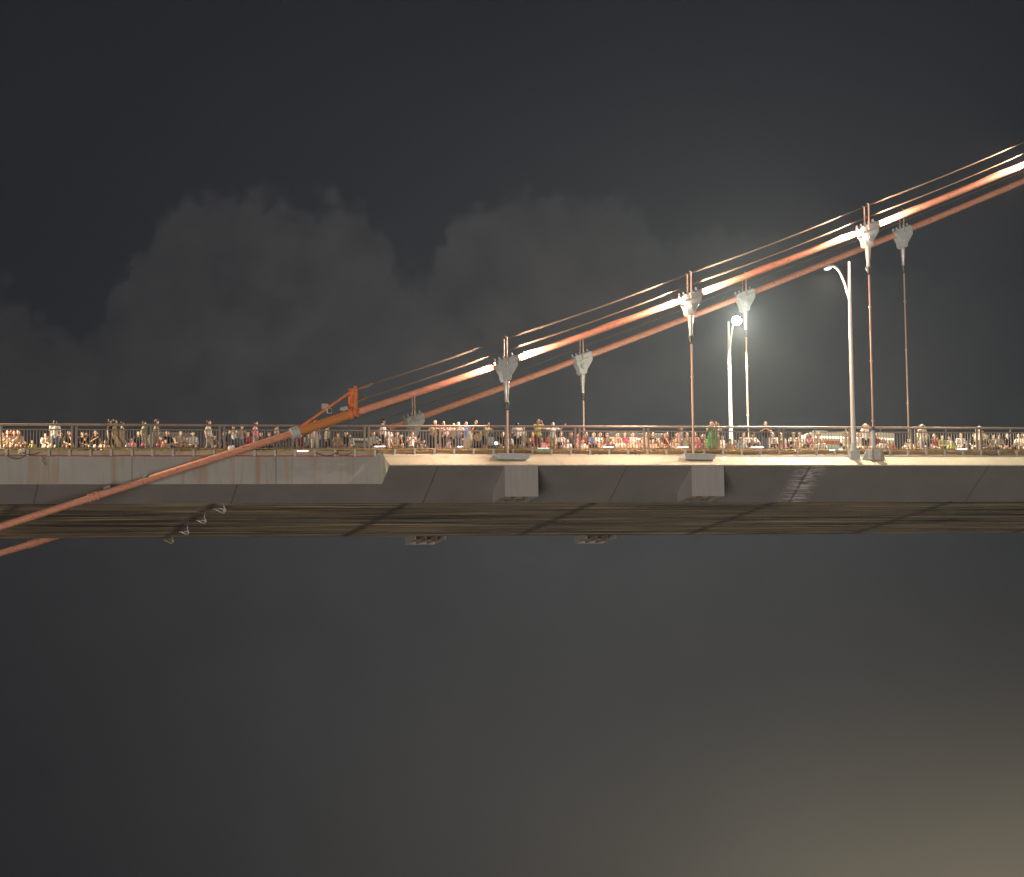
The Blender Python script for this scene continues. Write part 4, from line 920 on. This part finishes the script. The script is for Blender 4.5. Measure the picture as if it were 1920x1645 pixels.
# things among the crowd
def solid(name, mb, m, label, cat, group=None, smooth=False, bevel=0): return tag(mb.build(name, m, None, smooth, bevel), label, cat, group)
c = at(21, 811, UR+1.1); mb = MB(); mb.ball(c, .085, 12, 9, (.9, .9, 1.15)); mb.tube([c+Vector((0, 0, -.09)), c+Vector((.01, 0, -.5))], .006, 5); mb.ball(c+Vector((.02, 0, .13)), .05, 10, 7)
solid('balloon', mb, mat('red_balloon', (.75, .05, .03), .3), 'small red balloon held up beside the leftmost seated people', 'balloon', smooth=True)
for k, x in enumerate((249.5, 268, 296, 306)):
    c = at(x, 834.5, UR+.8); mb = MB(); mb.ball(c, .085, 10, 7, (1.15, .8, .75)); mb.tube([c+Vector((-.05, 0, .05)), c+Vector((-.03, 0, .14)), c+Vector((.03, 0, .14)), c+Vector((.05, 0, .05))], .010, 5)
    solid('bag', mb, mat('pink_bag', (.85, .12, .22), .5), f'small pink bag on the floor behind the rail, {ORD[k]} of four from the left', 'bag', 'pink bags on the floor', True)
c = at(896, 820, UR+.12); mb = MB(); mb.tube([c+Vector((0, 0, 0)), c+Vector((0, .02, 0))], [.21, .20], 24); mb.ball(c+Vector((0, .0, 0)), .10, 14, 9, (1, .8, 1))
solid('straw_hat', mb, mat('straw', (.50, .38, .2), .8, 0, (.3, .2, .1), 20, .6), 'round straw hat held against the railing by the person in black', 'hat', smooth=True)
a, b_ = at(914, 835, UR+.25), at(927, 820, UR+.25); t = thing('equipment_box', 'grey box behind the railing left of a small white lantern', 'box', tuple(a))
MB().box(a.x, b_.x, a.y, a.y+.25, a.z, b_.z).build('case', M['grey_steel'], t, bevel=.02); MB().box(a.x+.03, b_.x-.03, a.y-.012, a.y-.002, a.z+.05, b_.z-.05).build('door', M['lamp_grey'], t, bevel=.004)
MB().box(a.x+.05, a.x+.10, a.y+.05, a.y+.12, g(a.x), a.z-.001).box(b_.x-.10, b_.x-.05, a.y+.05, a.y+.12, g(a.x), a.z-.001).build('legs', M['dark_steel'], t)
c = at(930.5, 831.5, UR+.3); t = thing('lantern', 'small glowing white lantern next to the grey box', 'lantern', tuple(c))
MB().box(c.x-.06, c.x+.06, c.y-.04, c.y+.04, c.z-.07, c.z+.07).build('lamp_face', mat('lantern_glow', (1, 1, 1), .4, emit=(1, .93, .85), estr=6), t, bevel=.01); MB().box(c.x-.07, c.x+.07, c.y-.05, c.y+.05, c.z+.072, c.z+.09).box(c.x-.02, c.x+.02, c.y-.02, c.y+.02, g(c.x)+.13, c.z-.072).build('frame', M['dark_steel'], t)
for (x, y, Yd, cn, lab) in ((866, 818, .55, 'black', 'black shoulder bag beside the person in jeans and grey shirt'), (1484, 830, 1.35, 'black', 'black bag on the lap of the person in olive cap'), (1050, 832, 1.4, 'black', 'black bag on the lap right of the outspread arms'), (1577, 834, 1.35, 'black', 'black bag on the lap of the person by the twin posts')):
    c = at(x, y, UR+Yd); mb = MB(); mb.box(c.x-.11, c.x+.11, c.y-.05, c.y+.05, c.z-.10, c.z+.07); o = mb.build('bag', cmat(cn), None, False, .03); tag(o, lab, 'bag')
for (x, y, cn, lab) in ((40, 846, 'cream', 'pale crumpled cloth hanging over the edge beam at left'), (434, 839, 'white', 'white bundle lying on the orange cable by the caps')):
    c = at(x, y, UR-.22 if x < 100 else UC); mb = MB(); mb.ball(c, .13, 12, 8, (1.5, .5, .7)); mb.ball(c+Vector((-.12, 0, -.08)), .07, 10, 7, (1, .6, 1.2)); mb.ball(c+Vector((.1, .01, .04)), .08, 10, 7)
    tag(remesh(mb, 'bundle', .02, .5, 2) and link('cloth_bundle', remesh(mb, 'bundle', .02, .5, 2), cmat(cn)), lab, 'cloth')

# ------------------------------------------------------------------ night haze
hz = MB().box(-500, 500, -240, 720, -28.2, 45).build('haze', None); tag(hz, kind='stuff')
hm = bpy.data.materials.new('haze'); hm.use_nodes = True; nt = hm.node_tree; nt.nodes.clear()
pv = nt.nodes.new('ShaderNodeVolumePrincipled'); pv.inputs['Color'].default_value = (.86, .90, .98, 1); pv.inputs['Density'].default_value = .00021; pv.inputs['Anisotropy'].default_value = .5
ou = nt.nodes.new('ShaderNodeOutputMaterial'); nt.links.new(pv.outputs[0], ou.inputs['Volume']); hz.data.materials.append(hm)
